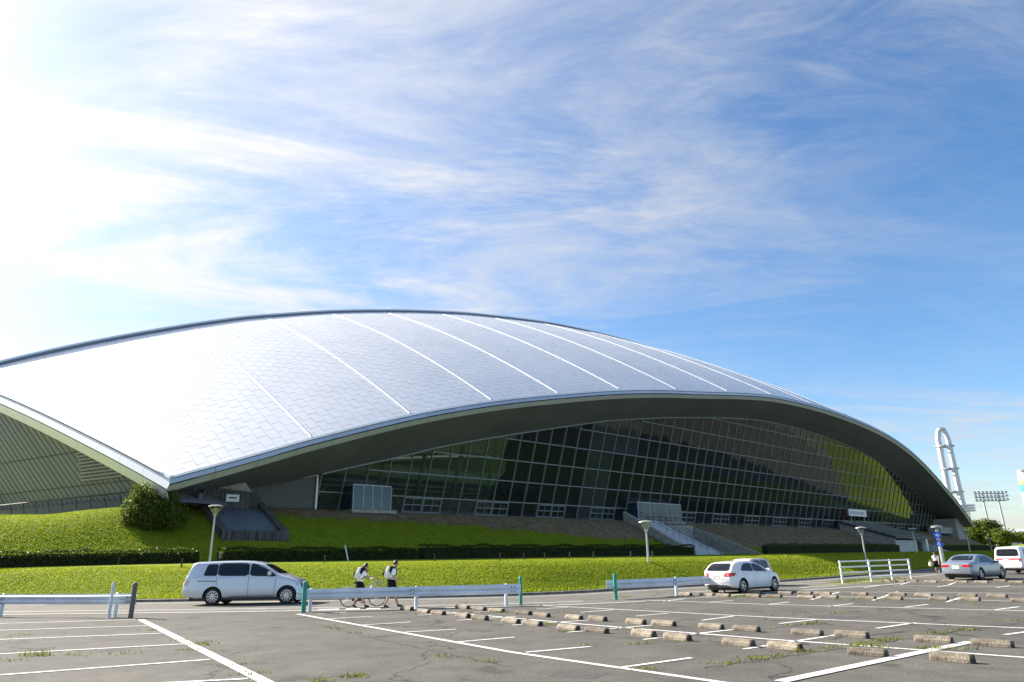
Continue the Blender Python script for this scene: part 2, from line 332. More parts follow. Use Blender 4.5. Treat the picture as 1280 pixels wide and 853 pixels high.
def build_lawn():
    n = len(SS); V = np.concatenate(LR); F = []
    for j in range(len(LR) - 1):
        for k in range(n - 1): F.append((j * n + k, j * n + k + 1, (j + 1) * n + k + 1, (j + 1) * n + k))
    o = np_mesh('lawn', V, F, M_LAWN); tag(o, kind='structure')
    a = o.data.attributes.new('soil', 'FLOAT', 'POINT')
    a.data.foreach_set('value', [soil_value(SS[k], j) for j in range(len(LR)) for k in range(n)])
    return o
lawn = build_lawn()
def lawn_z(x, y):
    hit = LBVH.ray_cast(Vector((x, y, 50)), Vector((0, 0, -1))); return hit[0].z if hit[0] else 0.0
LBVH = BVHTree.FromPolygons([tuple(v.co) for v in lawn.data.vertices], [tuple(p.vertices) for p in lawn.data.polygons])
# kerb stones along the road
kerb = MB(); Ko = offset_path(Kc, .16); Ki = Kc
ring = []
for k in range(len(SS)):
    a, b2 = Ki[k], Ko[k]; ring.append([(a[0], a[1], 0.0), (a[0], a[1], .11), (b2[0], b2[1], .13), (b2[0], b2[1], 0.0)])
kerb.loft(ring, False); tag(kerb.build('kerb', mat('kerb_concrete', (.16, .15, .135), .9, var=.3, vscale=3)), kind='structure')
# road strip
rd = MB(); A = offset_path(Kc, -.02); B2 = offset_path(Kc, -7.4); n = len(SS)
rd.loft([[(A[k][0], A[k][1], .004), (B2[k][0], B2[k][1], .004)] for k in range(n)], False); road = rd.build('road', M_ROAD); tag(road, kind='structure')

def stripe(pts, w, parent, z=.008, nm='painted_line'):
    b = MB(); pts = [Vector((p[0], p[1], z)) for p in pts]; rings = []
    for i, p in enumerate(pts):
        d = (pts[min(i + 1, len(pts) - 1)] - pts[max(i - 1, 0)]).normalized(); q = Vector((-d.y, d.x, 0)) * w / 2; rings.append([p - q, p + q])
    b.loft(rings, False); return b.build(nm, M_PAINT, parent)
def pxline(pp, w=.11, parent=None, ext=None, **k):
    P = [gnd(*p) for p in pp]
    if ext: P.append(P[-1] + (P[-1] - P[-2]).normalized() * ext)
    return stripe(P, w, parent if parent else lot, **k)
for pp in ([(397, 767.5), (434, 766)], [(410, 774), (466, 771)], [(450, 782), (513, 778)], [(502, 791), (570, 787)], [(572, 803), (643, 797)], [(657, 816), (738, 808.8)], [(776, 835), (864, 823)],
           [(522, 769.5), (611, 765)], [(571, 776), (645, 771)], [(640, 782), (735, 775.7)], [(709, 791), (815, 782)], [(804, 800), (917, 787.5)], [(930, 812), (1044, 794.5)],
           [(671, 762), (710, 759.5)], [(726, 766), (767.5, 762.5)], [(795, 770.5), (835, 767)], [(877.5, 776), (917.5, 770.5)], [(974, 780), (1019, 775)], [(1096, 786), (1144, 779)], [(1256, 794), (1300, 788)],
           [(829, 752), (856, 749)], [(887, 753), (917, 751)], [(960, 756), (986, 753)], [(1035, 758.5), (1066, 755)], [(1131, 759.5), (1160, 756)], [(1242, 763), (1274, 759)],
           [(1014, 750), (1049, 740.5)], [(1091, 751), (1122, 740)], [(1183, 753), (1205, 746)], [(1080, 735), (1100, 732)], [(1172, 734), (1190, 731)], [(1245, 735), (1262, 732.5)], [(1126, 731), (1139, 727)], [(1186, 731), (1200, 727)]):
    pxline(pp, .10)
pxline([(372, 768), (640, 816), (897, 853)], .13, ext=9)
pxline([(537, 763.7), (730, 781), (960, 799.5), (1280, 822.5)], .12, ext=9)
pxline([(672, 757), (960, 772), (1280, 785.7)], .12, ext=9)
pxline([(790, 750), (960, 756), (1280, 764)], .12, ext=12)
pxline([(850, 745.5), (1060, 746.5), (1280, 752.5)], .12, ext=12)
pxline([(1012, 740), (1280, 742)], .12, ext=12); pxline([(1117, 732.5), (1280, 734)], .12, ext=14)
pxline([(975, 853), (1214, 803)], .19, z=.012)
pxline([(176, 775), (320, 847)], .19, ext=7)
for pp in ([(0, 844.5), (262, 825)], [(0, 818), (231, 805.5)], [(0, 800), (205, 792)], [(0, 788.5), (184, 782.5)], [(0, 780), (170, 775)], [(262, 851.5), (310, 849)]):
    a, b2 = gnd(*pp[0]), gnd(*pp[1]); stripe([a + (a - b2).normalized() * 4, b2], .11, lot)
# tar seams, repair patches and drain covers in the lot
M_TAR = mat('tar_seam', (.022, .021, .020), .8, var=.3, vscale=2); M_PATCH = mat('repair_patch', (.060, .058, .055), .95, var=.3, vscale=9, bump=.4, bscale=60)
def wob(a, c, w, n=26):
    A_, B_ = gnd(*a), gnd(*c); d = (B_ - A_); q = Vector((-d.y, d.x, 0)).normalized(); b = MB(); R_ = []
    for i in range(n + 1):
        p = A_.lerp(B_, i / n) + q * (.05 * math.sin(i * 1.7) + random.uniform(-.03, .03)); ww = w * random.uniform(.5, 1.2); R_.append([(p.x - q.x * ww, p.y - q.y * ww, .003), (p.x + q.x * ww, p.y + q.y * ww, .003)])
    b.loft(R_, False); b.build('tar_seam', M_TAR, lot)
for a, c in (((388, 779), (470, 799)), ((470, 799), (640, 834)), ((880, 836), (1085, 806)), ((1085, 806), (1290, 777)), ((640, 772), (705, 790)), ((330, 853), (470, 842)), ((930, 790), (1150, 762)), ((700, 790), (850, 803))): wob(a, c, .018)
for poly in ([(705, 838), (760, 842), (742, 849), (684, 845)], [(1020, 768.5), (1075, 771), (1062, 774.5), (1004, 772)], [(110, 812), (150, 810.5), (158, 814), (116, 815.8)]):
    b = MB(); P_ = [gnd(*p) for p in poly]; b.add([(p.x, p.y, .0025) for p in P_], [tuple(range(len(P_)))]); b.build('repair_patch', M_PATCH, lot)
# road markings
def kline(d, s0, s1, w, nm='painted_line'):
    P = offset_path(Kc, d); idx = [k for k, s in enumerate(SS) if s0 <= s <= s1]; return stripe([P[k] for k in idx], w, road, nm=nm)
kline(-7.1, -120, -14, .14); kline(-5.6, -120, -16, .13); kline(-1.1, -120, 146, .12); kline(-7.0, -6, 22, .14); kline(-4.0, -4, 146, .12)
for i in range(4):      # worn zebra bars where the two pedestrians walk
    a = gnd(398 + i * 26, 762.5 - i * .6); stripe([a, a + Vector((.95, .1, 0))], .42, road)
pxline([(981, 731), (1050, 727)], .14, road); pxline([(1095, 722), (1128, 719.5)], .3, road); pxline([(1000, 735), (1046, 732)], .14, road)

# ------------------------------------------------------------------ the dome
dome = empty('arena_building', ORG, PHI)
tag(dome, 'huge arena with arched silver metal roof and slanted glass front on a grass bank', 'arena')
M_ROOF = mat('roof_metal', (.90, .885, .865), .42, metal=.6, var=.04, vscale=.25, bump=.12, bscale=1.2)
M_RIB = mat('roof_rib_white', (.72, .72, .72), .6)
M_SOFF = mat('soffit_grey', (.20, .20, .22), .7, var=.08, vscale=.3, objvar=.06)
M_FASC = mat('fascia_aluminium', (.62, .65, .70), .30, metal=.55, objvar=.05)
M_STRIP = mat('fascia_strip', (.52, .52, .47), .5, metal=.2, objvar=.04)
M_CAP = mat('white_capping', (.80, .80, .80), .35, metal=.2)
M_GUT = mat('gutter_blue_grey', (.16, .18, .22), .5, metal=.4)
M_MUL = mat('mullion_aluminium', (.21, .235, .225), .5, metal=.3)
M_PANE = glassmat('front_glass', (.78, .84, .80), .004, 1.5, .07, (.30, .34, .32))
M_FROST = glassmat('frosted_pane', (.3, .38, .36), .02, 1.55, .6, (.07, .09, .085))
M_DOORG = glassmat('vestibule_glass', (.45, .60, .68), .01, 1.45, .3, (.07, .16, .24))
eaveU = [-38.6, -33.0, -28.4, -19.2, -10.5, -1.6, 9.1, 21.3, 47.5, 80.2, 103.5, 130.0, 142.9]
eaveZ = [7.3, 9.3, 11.0, 14.0, 16.3, 18.2, 20.2, 21.9, 24.7, 24.3, 21.2, 13.1, 8.0]
def smooth_interp(u, X, Z):
    # monotone-ish cubic through points
    X = np.asarray(X); Z = np.asarray(Z); i = int(np.clip(np.searchsorted(X, u) - 1, 0, len(X) - 2)); h = X[i + 1] - X[i]; t = (u - X[i]) / h
    def tan(k):
        if k == 0: return (Z[1] - Z[0]) / (X[1] - X[0])
        if k == len(X) - 1: return (Z[-1] - Z[-2]) / (X[-1] - X[-2])
        return (Z[k + 1] - Z[k - 1]) / (X[k + 1] - X[k - 1])
    m1, m2 = tan(i) * h, tan(i + 1) * h
    return float((2 * t**3 - 3 * t**2 + 1) * Z[i] + (t**3 - 2 * t**2 + t) * m1 + (-2 * t**3 + 3 * t**2) * Z[i + 1] + (t**3 - t**2) * m2)
U0, U1, VR = -38.6, 142.9, 27.0
UL, UR = -50.0, 153.0
def eave_v(u): return -7.5 - 3.2 * max(0.0, 1 - ((u - 52.1) / 90.8) ** 2)
def eave_z(u): return smooth_interp(u, eaveU, eaveZ)
lf = [0, .14, .31, .5, .71, .87, 1.0]; lz = [7.3, 9.0, 11.3, 13.6, 16.2, 18.2, 19.5]
rU = [-50, -46.5, -40, -32, -23, -18, -10.3, -2, 7.6, 17.7, 37.7, 62.8, 90, 110, 130, 144, 153]
rZ = [19.5, 21.6, 24.8, 28.3, 31.8, 33.4, 35.7, 37.8, 39.9, 41.7, 44.2, 45.2, 43.6, 40.0, 33.5, 26.5, 19.5]
def ridge_z(u): return smooth_interp(u, rU, rZ)
def conv(u): return .22 * float(np.clip((u + 42) / 27., 0, 1))
def virt(u):      # front eave continued past the corner, so the roof skin stays smooth
    if u >= U0: return eave_v(u), eave_z(u)
    return -7.5, 7.3 + .37 * (u - U0)
def skin(u, v):
    ve, ze = virt(u); t = (v - ve) / (VR - ve); return ze + (ridge_z(u) - ze) * (t + conv(u) * t * (1 - t))
def edge(u):      # lower edge of the front roof slope at u -> (v, z)
    if u < U0: t = (U0 - u) / (U0 - UL); v = -7.5 + t * (VR + 7.5); return v, skin(u, v)
    if u > U1: t = (u - U1) / (UR - U1); return -7.5 + t * (VR + 7.5), smooth_interp(t, lf, [z + .7 * (1 - q) for z, q in zip(lz, lf)])
    return eave_v(u), eave_z(u)
def roof_pt(u, t, lift=0.0):
    v, z = edge(u)
    if u < U0: vv = v + (VR - v) * t; return Vector((u, vv, skin(u, vv) + lift))
    zr = ridge_z(u); zz = z + (zr - z) * (t + conv(u) * t * (1 - t)); return Vector((u, v + (VR - v) * t, zz + lift))
# roof deck, both slopes
us = np.concatenate([np.linspace(UL, U0, 9)[:-1], np.linspace(U0, U1, 92), np.linspace(U1, UR, 9)[1:]])
b = MB(); rows = [[roof_pt(u, t, -.12) for t in np.linspace(0, 1, 13)] for u in us]; b.loft(rows, False)
rows = [[(p.x, 2 * VR - p.y, p.z) for p in r_] for r_ in rows]; b.loft(rows, False)
b.build('roof_deck', mat('deck_dark', (.10, .10, .10), .8), dome, 40)
# roof sheets: overlapping metal tiles, too many to pick apart singly
def roof_tiles():
    V = []; F = []; rg = random.Random(3)
    du = 0.78; nu = int((UR - UL) / du)
    for i in range(nu):
        ua = UL + i * du; ub = ua + du; um = (ua + ub) / 2; Lm = (roof_pt(um, 1) - roof_pt(um, 0)).length; nr = max(2, int(Lm / 1.7)); off = (i % 2) * .5
        for j in range(-1, nr + 1):
            t0 = max(0, (j + off) / nr); t1 = min(1, (j + 1 + off) / nr)
            if t1 - t0 < .004: continue
            l0 = .010 + rg.uniform(0, .005); l1 = .0 + rg.uniform(0, .004); e = rg.uniform(-.0025, .0025)
            q = [roof_pt(ua + .005, t0, l0 - e), roof_pt(ub - .005, t0, l0 + e), roof_pt(ub - .005, t1, l1 + e), roof_pt(ua + .005, t1, l1 - e)]
            k = len(V); V += [tuple(p) for p in q] + [tuple(q[0] - Vector((0, 0, .06))), tuple(q[1] - Vector((0, 0, .06)))]; F += [(k, k + 1, k + 2, k + 3), (k + 4, k + 5, k + 1, k)]
            if (i + j) % 2 == 0:
                pass
    Vm = [(x, 2 * VR - y, z) for x, y, z in V]; n0 = len(V)
    F2 = [tuple(n0 + a for a in reversed(f)) for f in F]
    o = np_mesh('roof_tile', V + Vm, F + F2, M_ROOF, dome, True); o['kind'] = 'stuff'; return o
roof_tiles()
# standing ribs
for u in (-28.6, -19.7, -10.6, -1.6, 8.4, 19.5, 31.5, 44, 57, 70, 83, 96, 109, 122, 135):
    for side in (0, 1):
        b = MB(); rings = []
        for t in np.linspace(.01, .99, 15):
            p = roof_pt(u, t); q = Vector((u, p.y if not side else 2 * VR - p.y, p.z)); w = .045
            rings.append([q + Vector((-w, 0, -.05)), q + Vector((-w, 0, .075)), q + Vector((w, 0, .075)), q + Vector((w, 0, -.05))])
        b.loft(rings, True, True); b.build('roof_rib', M_RIB, dome)
# ridge upstand: dark channel and white cap
b = MB(); rings = []; rings2 = []
for u in np.linspace(UL, UR, 110):
    z = ridge_z(u); rings.append([(u, VR - .5, z - .3), (u, VR - .5, z + .10), (u, VR + .5, z + .10), (u, VR + .5, z - .3)])
    rings2.append([(u, VR - .35, z + .08), (u, VR - .35, z + .36), (u, VR + .35, z + .36), (u, VR + .35, z + .08)])
b.loft(rings, True, True); b.build('ridge_channel', M_GUT, dome)
b = MB(); b.loft(rings2, True, True); b.build('ridge_cap', M_CAP, dome)
# fascia along an eave: list of edge points and outward directions
PROF = [(.75, .02), (.36, -.16), (.33, .10), (.12, .10), (-.12, -.45), (-.05, -.51), (.20, -.92)]
def fascia(pts, outs, per, mats, nm_fascia='fascia_panel', sc=1.0):
    n = len(pts)
    def P(i, k): d, z = PROF[k]; return pts[i] - outs[i] * d + Vector((0, 0, z * (sc if z < 0 else 1)))
    def strip(name, k0, k1, i0, i1, mt, gap=0.0):
        b = MB(); rings = []
        for i in range(i0, i1 + 1):
            a, c = P(i, k0), P(i, k1)
            if gap and i in (i0, i1):
                t = (pts[min(i + 1, n - 1)] - pts[max(i - 1, 0)]).normalized() * gap; a += t if i == i0 else -t; c += t if i == i0 else -t
            nn = Vector((0, 0, -.05)) + outs[i] * -.04; rings.append([a, c, c + nn, a + nn])
        b.loft(rings, True, True); return b.build(name, mt, dome)
    strip('gutter', 0, 1, 0, n - 1, mats[0]); strip('gutter_lip', 1, 2, 0, n - 1, mats[0]); strip('edge_cap', 2, 3, 0, n - 1, mats[1])
    for i in range(0, n - 1, per):
        j = min(i + per, n - 1); strip(nm_fascia, 3, 4, i, j, mats[2], .012); strip('fascia_strip', 5, 6, i, j, mats[3], .012)
    strip('shadow_gap', 4, 5, 0, n - 1, M_DARK)
# front eave
fu = np.linspace(U0, U1, 125); fpts = [Vector((u, eave_v(u), eave_z(u))) for u in fu]; fout = [Vector((0, -1, 0))] * len(fpts)
fascia(fpts, fout, 2, (M_GUT, M_CAP, M_FASC, M_STRIP))
def side_eave(sign):
    pts = []
    for t in np.linspace(0, 1, 25):
        u = U0 + (UL - U0) * t if sign < 0 else U1 + (UR - U1) * t; v, z = edge(u); pts.append(Vector((u, v, z)))
    d = (pts[-1] - pts[0]); o_ = Vector((d.y * sign, -d.x * sign, 0)).normalized()
    if o_.x * sign < 0: o_ = -o_
    return pts, [o_] * 25
PL, OL = side_eave(-1); fascia(PL, OL, 2, (M_GUT, M_CAP, M_CAP, M_CAP), sc=1.7)  # left panels and strips in white: sunlit brightness put into the colour
PR, OR_ = side_eave(1); fascia(PR, OR_, 4, (M_GUT, M_CAP, M_FASC, M_STRIP))
for (pp, oo) in ((fpts[::4] + [fpts[-1]], None), (PL, OL), (PR, OR_)):     # rear half mirrors the front
    P2 = [Vector((p.x, 2 * VR - p.y, p.z)) for p in pp]; O2 = [Vector((0, 1, 0))] * len(P2) if oo is None else [Vector((o.x, -o.y, 0)) for o in oo]
    fascia(P2, O2, 8, (M_GUT, M_CAP, M_FASC, M_STRIP))
b = MB()
for k in range(len(PROF) - 1):
    fr_ = [fpts[0] - fout[0] * PROF[q][0] + Vector((0, 0, PROF[q][1])) for q in (k, k + 1)]; le_ = [PL[0] - OL[0] * PROF[q][0] + Vector((0, 0, PROF[q][1] * (1.7 if PROF[q][1] < 0 else 1))) for q in (k, k + 1)]
    b.quad(fr_[0], fr_[1], le_[1], le_[0])
tip = fpts[0] + (fout[0] + OL[0]) * .12
for k in range(3, len(PROF) - 1):
    pass
b.build('corner_cap', M_CAP, dome)
# glass front
gtU = [-36, -30, -24.3, -20.7, -16.2, -11.8, -4.1, 8.1, 13.8, 28.8, 52, 82, 105.5, 137, 141]
gtZ = [6.4, 7.6, 9.1, 10.1, 11.3, 12.6, 14.4, 17.0, 18.1, 20.2, 22.2, 21.3, 18.3, 10.4, 9.0]
LEAN = .33
def glass_top(u): return smooth_interp(u, gtU, gtZ)
def gpt(u, z, off=0.0): return Vector((u, -LEAN * (z - ZT) + off, z))
# soffit panels
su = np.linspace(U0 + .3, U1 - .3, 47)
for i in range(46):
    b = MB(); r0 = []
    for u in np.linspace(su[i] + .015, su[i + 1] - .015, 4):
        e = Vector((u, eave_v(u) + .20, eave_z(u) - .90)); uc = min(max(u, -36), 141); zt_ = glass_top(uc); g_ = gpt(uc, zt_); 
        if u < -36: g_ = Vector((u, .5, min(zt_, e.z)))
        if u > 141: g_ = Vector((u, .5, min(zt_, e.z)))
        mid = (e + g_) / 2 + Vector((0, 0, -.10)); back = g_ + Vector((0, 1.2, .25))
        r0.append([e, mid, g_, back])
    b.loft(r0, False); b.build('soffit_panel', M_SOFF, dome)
GU0, GU1, GD = -24.0, 137.0, 2.3
cols = np.linspace(GU0, GU1, 71); levels = [ZT + x for x in (0, 1.55, 3.75, 5.95, 8.15, 10.35, 12.55, 14.75)]
panes = []
for i in range(70):
    ua, ub = cols[i], cols[i + 1]; za, zb = glass_top(ua), glass_top(ub)
    for j, z0 in enumerate(levels):
        z1 = levels[j + 1] if j + 1 < len(levels) else 99
        a1, b1 = min(z1, za), min(z1, zb)
        if max(a1, b1) - z0 < .25: continue
        a1, b1 = max(a1, z0 + .02), max(b1, z0 + .02)
        e = .05
        quad = [gpt(ua + e, z0 + e), gpt(ub - e, z0 + e), gpt(ub - e, b1 - .01), gpt(ua + e, a1 - .01)]
        pq = [proj(W(*p)) for p in quad]; area = abs(sum(pq[k][0] * pq[(k + 1) % 4][1] - pq[(k + 1) % 4][0] * pq[k][1] for k in range(4))) / 2
        panes.append((area, i, j, quad))
panes.sort(key=lambda x: -x[0])
rest = MB()
for k, (ar, i, j, q) in enumerate(panes):
    tl = [random.uniform(-.010, .010) for _ in range(4)]; q2 = [p + Vector((0, t, 0)) for p, t in zip(q, tl)]
    frost = (i in (15, 16) and j <= 5) or (i in (17, 18) and j >= 4) or (i in (15, 16, 17, 18) and j == 6)
    b = rest if k >= 300 else MB(); b.prism(q2, (0, 0, 0), (0, .028, 0))
    if k < 300: b.build('window_pane', M_FROST if frost else M_PANE, dome)
rest.build('window_pane_row', M_PANE, dome)['kind'] = 'stuff'
for u in cols:
    b = MB(); zt_ = glass_top(u); b.bar(gpt(u, ZT), gpt(u, zt_), .105, .22, (0, 1, 0)); b.build('mullion', M_MUL, dome)
for j, z in enumerate(levels):
    seg = [u for u in cols if glass_top(u) > z + .1]
    if len(seg) > 1:
        b = MB(); b.bar(gpt(seg[0], z, -.02), gpt(seg[-1], z, -.02), .16, .105, (0, 0, 1)); b.build('transom', M_MUL, dome)
b = MB(); b.loft([[gpt(u, glass_top(u), -.14) + Vector((0, 0, -.10)), gpt(u, glass_top(u), -.14) + Vector((0, 0, .10)), gpt(u, glass_top(u), .2) + Vector((0, 0, .1)), gpt(u, glass_top(u), .2) + Vector((0, 0, -.1))] for u in cols], True, True)
b.build('head_rail', M_MUL, dome)
b = MB(); b.box((GU0 - .2, -.75, ZT - .38), (GU1, .6, ZT - .03)); b.build('plinth', mat('plinth_pale', (.50, .52, .55), .6, var=.1), dome)
# opening lights in the bottom row
M_WFR = mat('window_frame_pale', (.17, .19, .19), .5, metal=.2)
for i in range(3, 69):
    if i % 4 in (0, 1):
        ua, ub = cols[i] + .1, cols[i + 1] - .1; b = MB()
        for z in (ZT + .12, ZT + .80, ZT + 1.42): b.bar(gpt(ua, z, -.08), gpt(ub, z, -.08), .10, .10)
        for u in (ua, (ua + ub) / 2, ub): b.bar(gpt(u, ZT + .1, -.08), gpt(u, ZT + 1.45, -.08), .10, .08, (0, 1, 0))
        b.build('opening_window_frame', M_WFR, dome)
# louvred end panel beside the concrete foot
lv = [(-30.8, 7.0), (-24.25, 9.0)]
M_LOUV = mat('louvre_grey', (.30, .295, .27), .5, metal=.2)
nl = 22
for k in range(nl):
    z0 = 5.95 + k * .14; z1 = z0 + .12
    def ul(z): return -31.2 if z < 7.35 else -31.2 + (z - 7.35) / (9.0 - 7.35) * 6.8
    u_ = ul(z1)
    if u_ > -24.5: break
    b = MB(); b.prism([(u_, -.55, z0), (u_, -.40, z1 + .03), (u_, -.38, z1), (u_, -.50, z0 - .02)], (0, 0, 0), (-24.35 - u_, 0, 0)); b.build('louvre_slat', M_LOUV, dome)
b = MB(); b.box((-31.2, -.36, 5.8), (-24.3, -.2, 7.3)); b.prism([(-31.2, -.36, 7.3), (-24.3, -.36, 7.3), (-24.3, -.36, 9.0)], (0, 0, 0), (0, .16, 0)); b.build('louvre_backing', M_SOFF, dome)
b = MB(); b.bar((-31.3, -.55, 7.45), (-24.2, -.6, 9.15), .22, .16); b.bar((-24.2, -.6, 5.9), (-24.2, -.6, 9.2), .16, .22, (0, 1, 0)); b.bar((-24.2, -.6, 6.0), (-19, -.6, 6.0), .2, .12); b.build('white_trim', M_CAP, dome)
# concrete foot under the roof corner, with apron on the bank
b = MB()
b.prism([(-35.6, 0, 4.4), (-30.6, 0, 4.4), (-30.6, 0, 6.55), (-31.6, 0, 7.75), (-35.4, 0, 8.0)], (0, -3.1, 0), (0, 1.5, 0)); b.build('concrete_foot', M_CONC, dome)
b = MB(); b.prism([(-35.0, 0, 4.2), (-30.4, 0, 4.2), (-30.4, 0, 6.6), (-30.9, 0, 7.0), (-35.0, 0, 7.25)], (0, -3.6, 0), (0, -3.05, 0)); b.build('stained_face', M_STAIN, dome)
def bank_z(u, v): p = W(u, v); return lawn_z(p.x, p.y)
b = MB()
apr = [(-34.6, -3.6), (-30.6, -3.6), (-30.6, -8.2), (-34.6, -8.2)]
b.loft([[(u, v, max(bank_z(-34.6, v), bank_z(-30.6, v)) + .12 + .22 * math.sin(math.pi * (v + 8.2) / 4.6)) for u in (-34.6, -30.6)] for v in np.linspace(-3.6, -8.2, 8)], False); b.build('apron_slab', mat('slate_paint', (.115, .135, .165), .75, var=.12, vscale=.8), dome)
for (a, c) in ((( -34.8, -3.4), (-34.8, -8.5)), ((-30.4, -3.4), (-30.4, -8.5)), ((-35.05, -8.4), (-30.15, -8.4))):
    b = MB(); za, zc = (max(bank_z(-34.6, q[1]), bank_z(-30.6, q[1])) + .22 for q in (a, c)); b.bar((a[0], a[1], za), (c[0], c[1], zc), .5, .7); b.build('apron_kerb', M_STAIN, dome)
b = MB(); b.box((-33.2, -3.66, 6.2), (-32.2, -3.62, 6.75)); sg = b.build('notice_plate', M_WHITE, dome)
b = MB(); b.box((-33.0, -3.675, 6.44), (-32.4, -3.665, 6.55)); b.build('notice_lettering', mat('dark_print', (.08, .05, .07), .7), sg)
# right foot
b = MB(); b.prism([(136.5, 0, 3.5), (142.2, 0, 3.5), (141.6, 0, 8.0), (138.5, 0, 9.2), (136.5, 0, 9.0)], (0, -5.5, 0), (0, 2, 0)); b.build('concrete_foot', M_CONC, dome)
b = MB(); b.box((128, -4.5, 5.6), (137, -2.0, 7.0)); b.build('concrete_step', M_CONC, dome)
# entrance boxes
def vestibule(u0, u1, z1, doors, nm='entrance_box'):
    v0, v1 = -2.2, -.2
    M_VF = mat('vestibule_frame', (.40, .42, .44), .45, metal=.2); e = MB(); e.box((u0, v0, z1), (u1, v1, z1 + .10)); root = e.build(nm, M_VF, dome)
    b = MB(); b.box((u0 - .2, v0 - .3, ZT - .3), (u1 + .5, v1, ZT + .0)); b.build('door_step', M_CONC, root)
    n = len(doors); xs = [u0 + (u1 - u0) * sum(doors[:k]) / sum(doors) for k in range(n + 1)]
    for k in range(n):
        b = MB(); b.box((xs[k] + .05, v0, ZT + .05), (xs[k + 1] - .05, v0 + .03, z1)); b.build('glass_door', M_DOORG, root)
    for x in xs:
        b = MB(); b.box((x - .04, v0 - .04, ZT + .03), (x + .04, v0 + .06, z1)); b.build('door_frame', M_VF, root)
    for x in (u0, u1):
        b = MB(); b.box((x - .02, v0 + .05, ZT), (x + .02, v1, z1)); b.build('side_glass', M_DOORG, root)
vestibule(-21.4, -17.4, 8.25, [1.1, 1, 1, 1.1]); vestibule(20.0, 29.6, 8.35, [1.2, 1, 1, 2.4, 1, 1, 1.0])
# left end wall: ribbed metal cladding leaning out under the side eave
dL = (PL[-1] - PL[0]); dL.z = 0; LL = dL.length; dL.normalize(); inL = -OL[0]
M_CLAD = mat('end_cladding', (.20, .22, .25), .5, metal=.3, objvar=.08, var=.05)
def lw(t, z, off=0.0):       # point on left end wall: t metres along, leaning outward
    base = Vector((U0, -7.5, 0)) + dL * t + inL * (4.6 - .30 * (z - ZT) + off); return Vector((base.x, base.y, z))
def lw_top(t): return edge(U0 + (UL - U0) * min(max(t / LL, 0.001), 1))[1] - 1.6
SH = .95                                  # panels run diagonally up the wall
def diag_top(t0):
    z = ZT - .1
    while z < lw_top(t0 + SH * (z - ZT)) and t0 + SH * (z - ZT) < LL - .3: z += .05
    return z
def lwd(t0, z, off=0.0): return lw(max(1.2, t0 + SH * (z - ZT)), z, off)
tt = -6.0
while tt < LL - 1:
    zt0, zt1 = diag_top(tt), diag_top(tt + .70); zb0 = ZT - .1 if tt > 1.2 else ZT + (1.2 - tt) / SH
    if min(zt0, zt1) > zb0 + .3:
        b = MB(); b.prism([lwd(tt, zb0), lwd(tt + .70, zb0), lwd(tt + .70, zt1), lwd(tt, zt0)], (0, 0, 0), inL * .06); b.build('cladding_panel', M_CLAD, dome)
        b = MB(); b.bar(lwd(tt + .735, zb0, -.01), lwd(tt + .735, zt1, -.01), .035, .03, tuple(inL)); b.build('cladding_seam', M_DARK, dome)
    tt += .77
for z in (8.2, 11.0):
    ts = [t for t in np.linspace(2, LL - .5, 60) if lw_top(t) > z + .1]
    b = MB(); b.bar(lw(ts[0], z, -.06), lw(ts[-1], z, -.06), .05, .07); b.build('cladding_joint', M_DARK, dome)
M_VENT = mat('vent_slat', (.26, .25, .21), .5)
for k in range(16):      # vent bank on the end wall
    z = 8.6 + k * .28; b = MB(); b.bar(lw(11.5, z, -.12), lw(17.5, z, -.12), .14, .16); b.build('vent_slat', M_VENT, dome)
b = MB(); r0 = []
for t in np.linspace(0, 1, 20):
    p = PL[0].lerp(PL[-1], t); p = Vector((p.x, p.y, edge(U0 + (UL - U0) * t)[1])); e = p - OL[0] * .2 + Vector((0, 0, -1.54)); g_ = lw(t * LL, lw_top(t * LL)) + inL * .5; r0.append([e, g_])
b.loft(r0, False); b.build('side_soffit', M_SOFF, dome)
# parapet rail at the foot of the left wall
b = MB(); b.tube([lw(1, ZT + .9, -2.2), lw(36, ZT + .75, -2.2)], .07, 8)
for t in np.arange(1, 36, 2.0): b.tube([lw(t, ZT - .1, -2.2), lw(t, ZT + .9, -2.2)], .03, 6)
b.build('handrail', M_DARK, dome)
b = MB(); b.bar(lw(1, ZT + .15, -1.2), lw(37, ZT + .15, -1.2), .3, .7); b.build('end_plinth', mat('end_plinth_dark', (.10, .11, .12), .7), dome)
# right end and rear walls
M_WALL = mat('rear_wall', (.16, .17, .17), .7)
b = MB()
P_ = []
for t in np.linspace(0, 1, 12):
    u = U1 + (UR - U1) * t; v, z = edge(u); P_.append((u - 4, v + 2, z - 1.3))
b.loft([[Vector((p[0], p[1], ZT - .1)), Vector(p)] for p in P_], False); b.loft([[Vector((p[0], 2 * VR - p[1], ZT - .1)), Vector((p[0], 2 * VR - p[1], p[2]))] for p in P_], False)
b.build('right_end_wall', M_WALL, dome)
b = MB(); b.loft([[Vector((u, 2 * VR + .5, 10.8)), Vector((u, 2 * VR + 3, max(10.9, eave_z(u) - 1.5)))] for u in np.linspace(-30, 135, 30)], False); b.build('rear_wall', M_WALL, dome)
b = MB()
for u in np.arange(-30, 136, 2.3): b.box((u - .35, 2 * VR + .3, ZT), (u + .35, 2 * VR + .6, 10.8))
for z in (7.6, 9.2): b.box((-30, 2 * VR + .32, z - .18), (135, 2 * VR + .58, z + .18))
b.build('rear_glazing_frame', M_MUL, dome)
b = MB(); P_ = []
for t in np.linspace(0, 1, 10):
    u = U0 + (UL - U0) * t; v, z = edge(u); P_.append((u + 4, 2 * VR - v - 2, z - 1.3))
b.loft([[Vector((p[0], p[1], ZT - .1)), Vector(p)] for p in P_], False); b.build('rear_left_wall', M_WALL, dome)
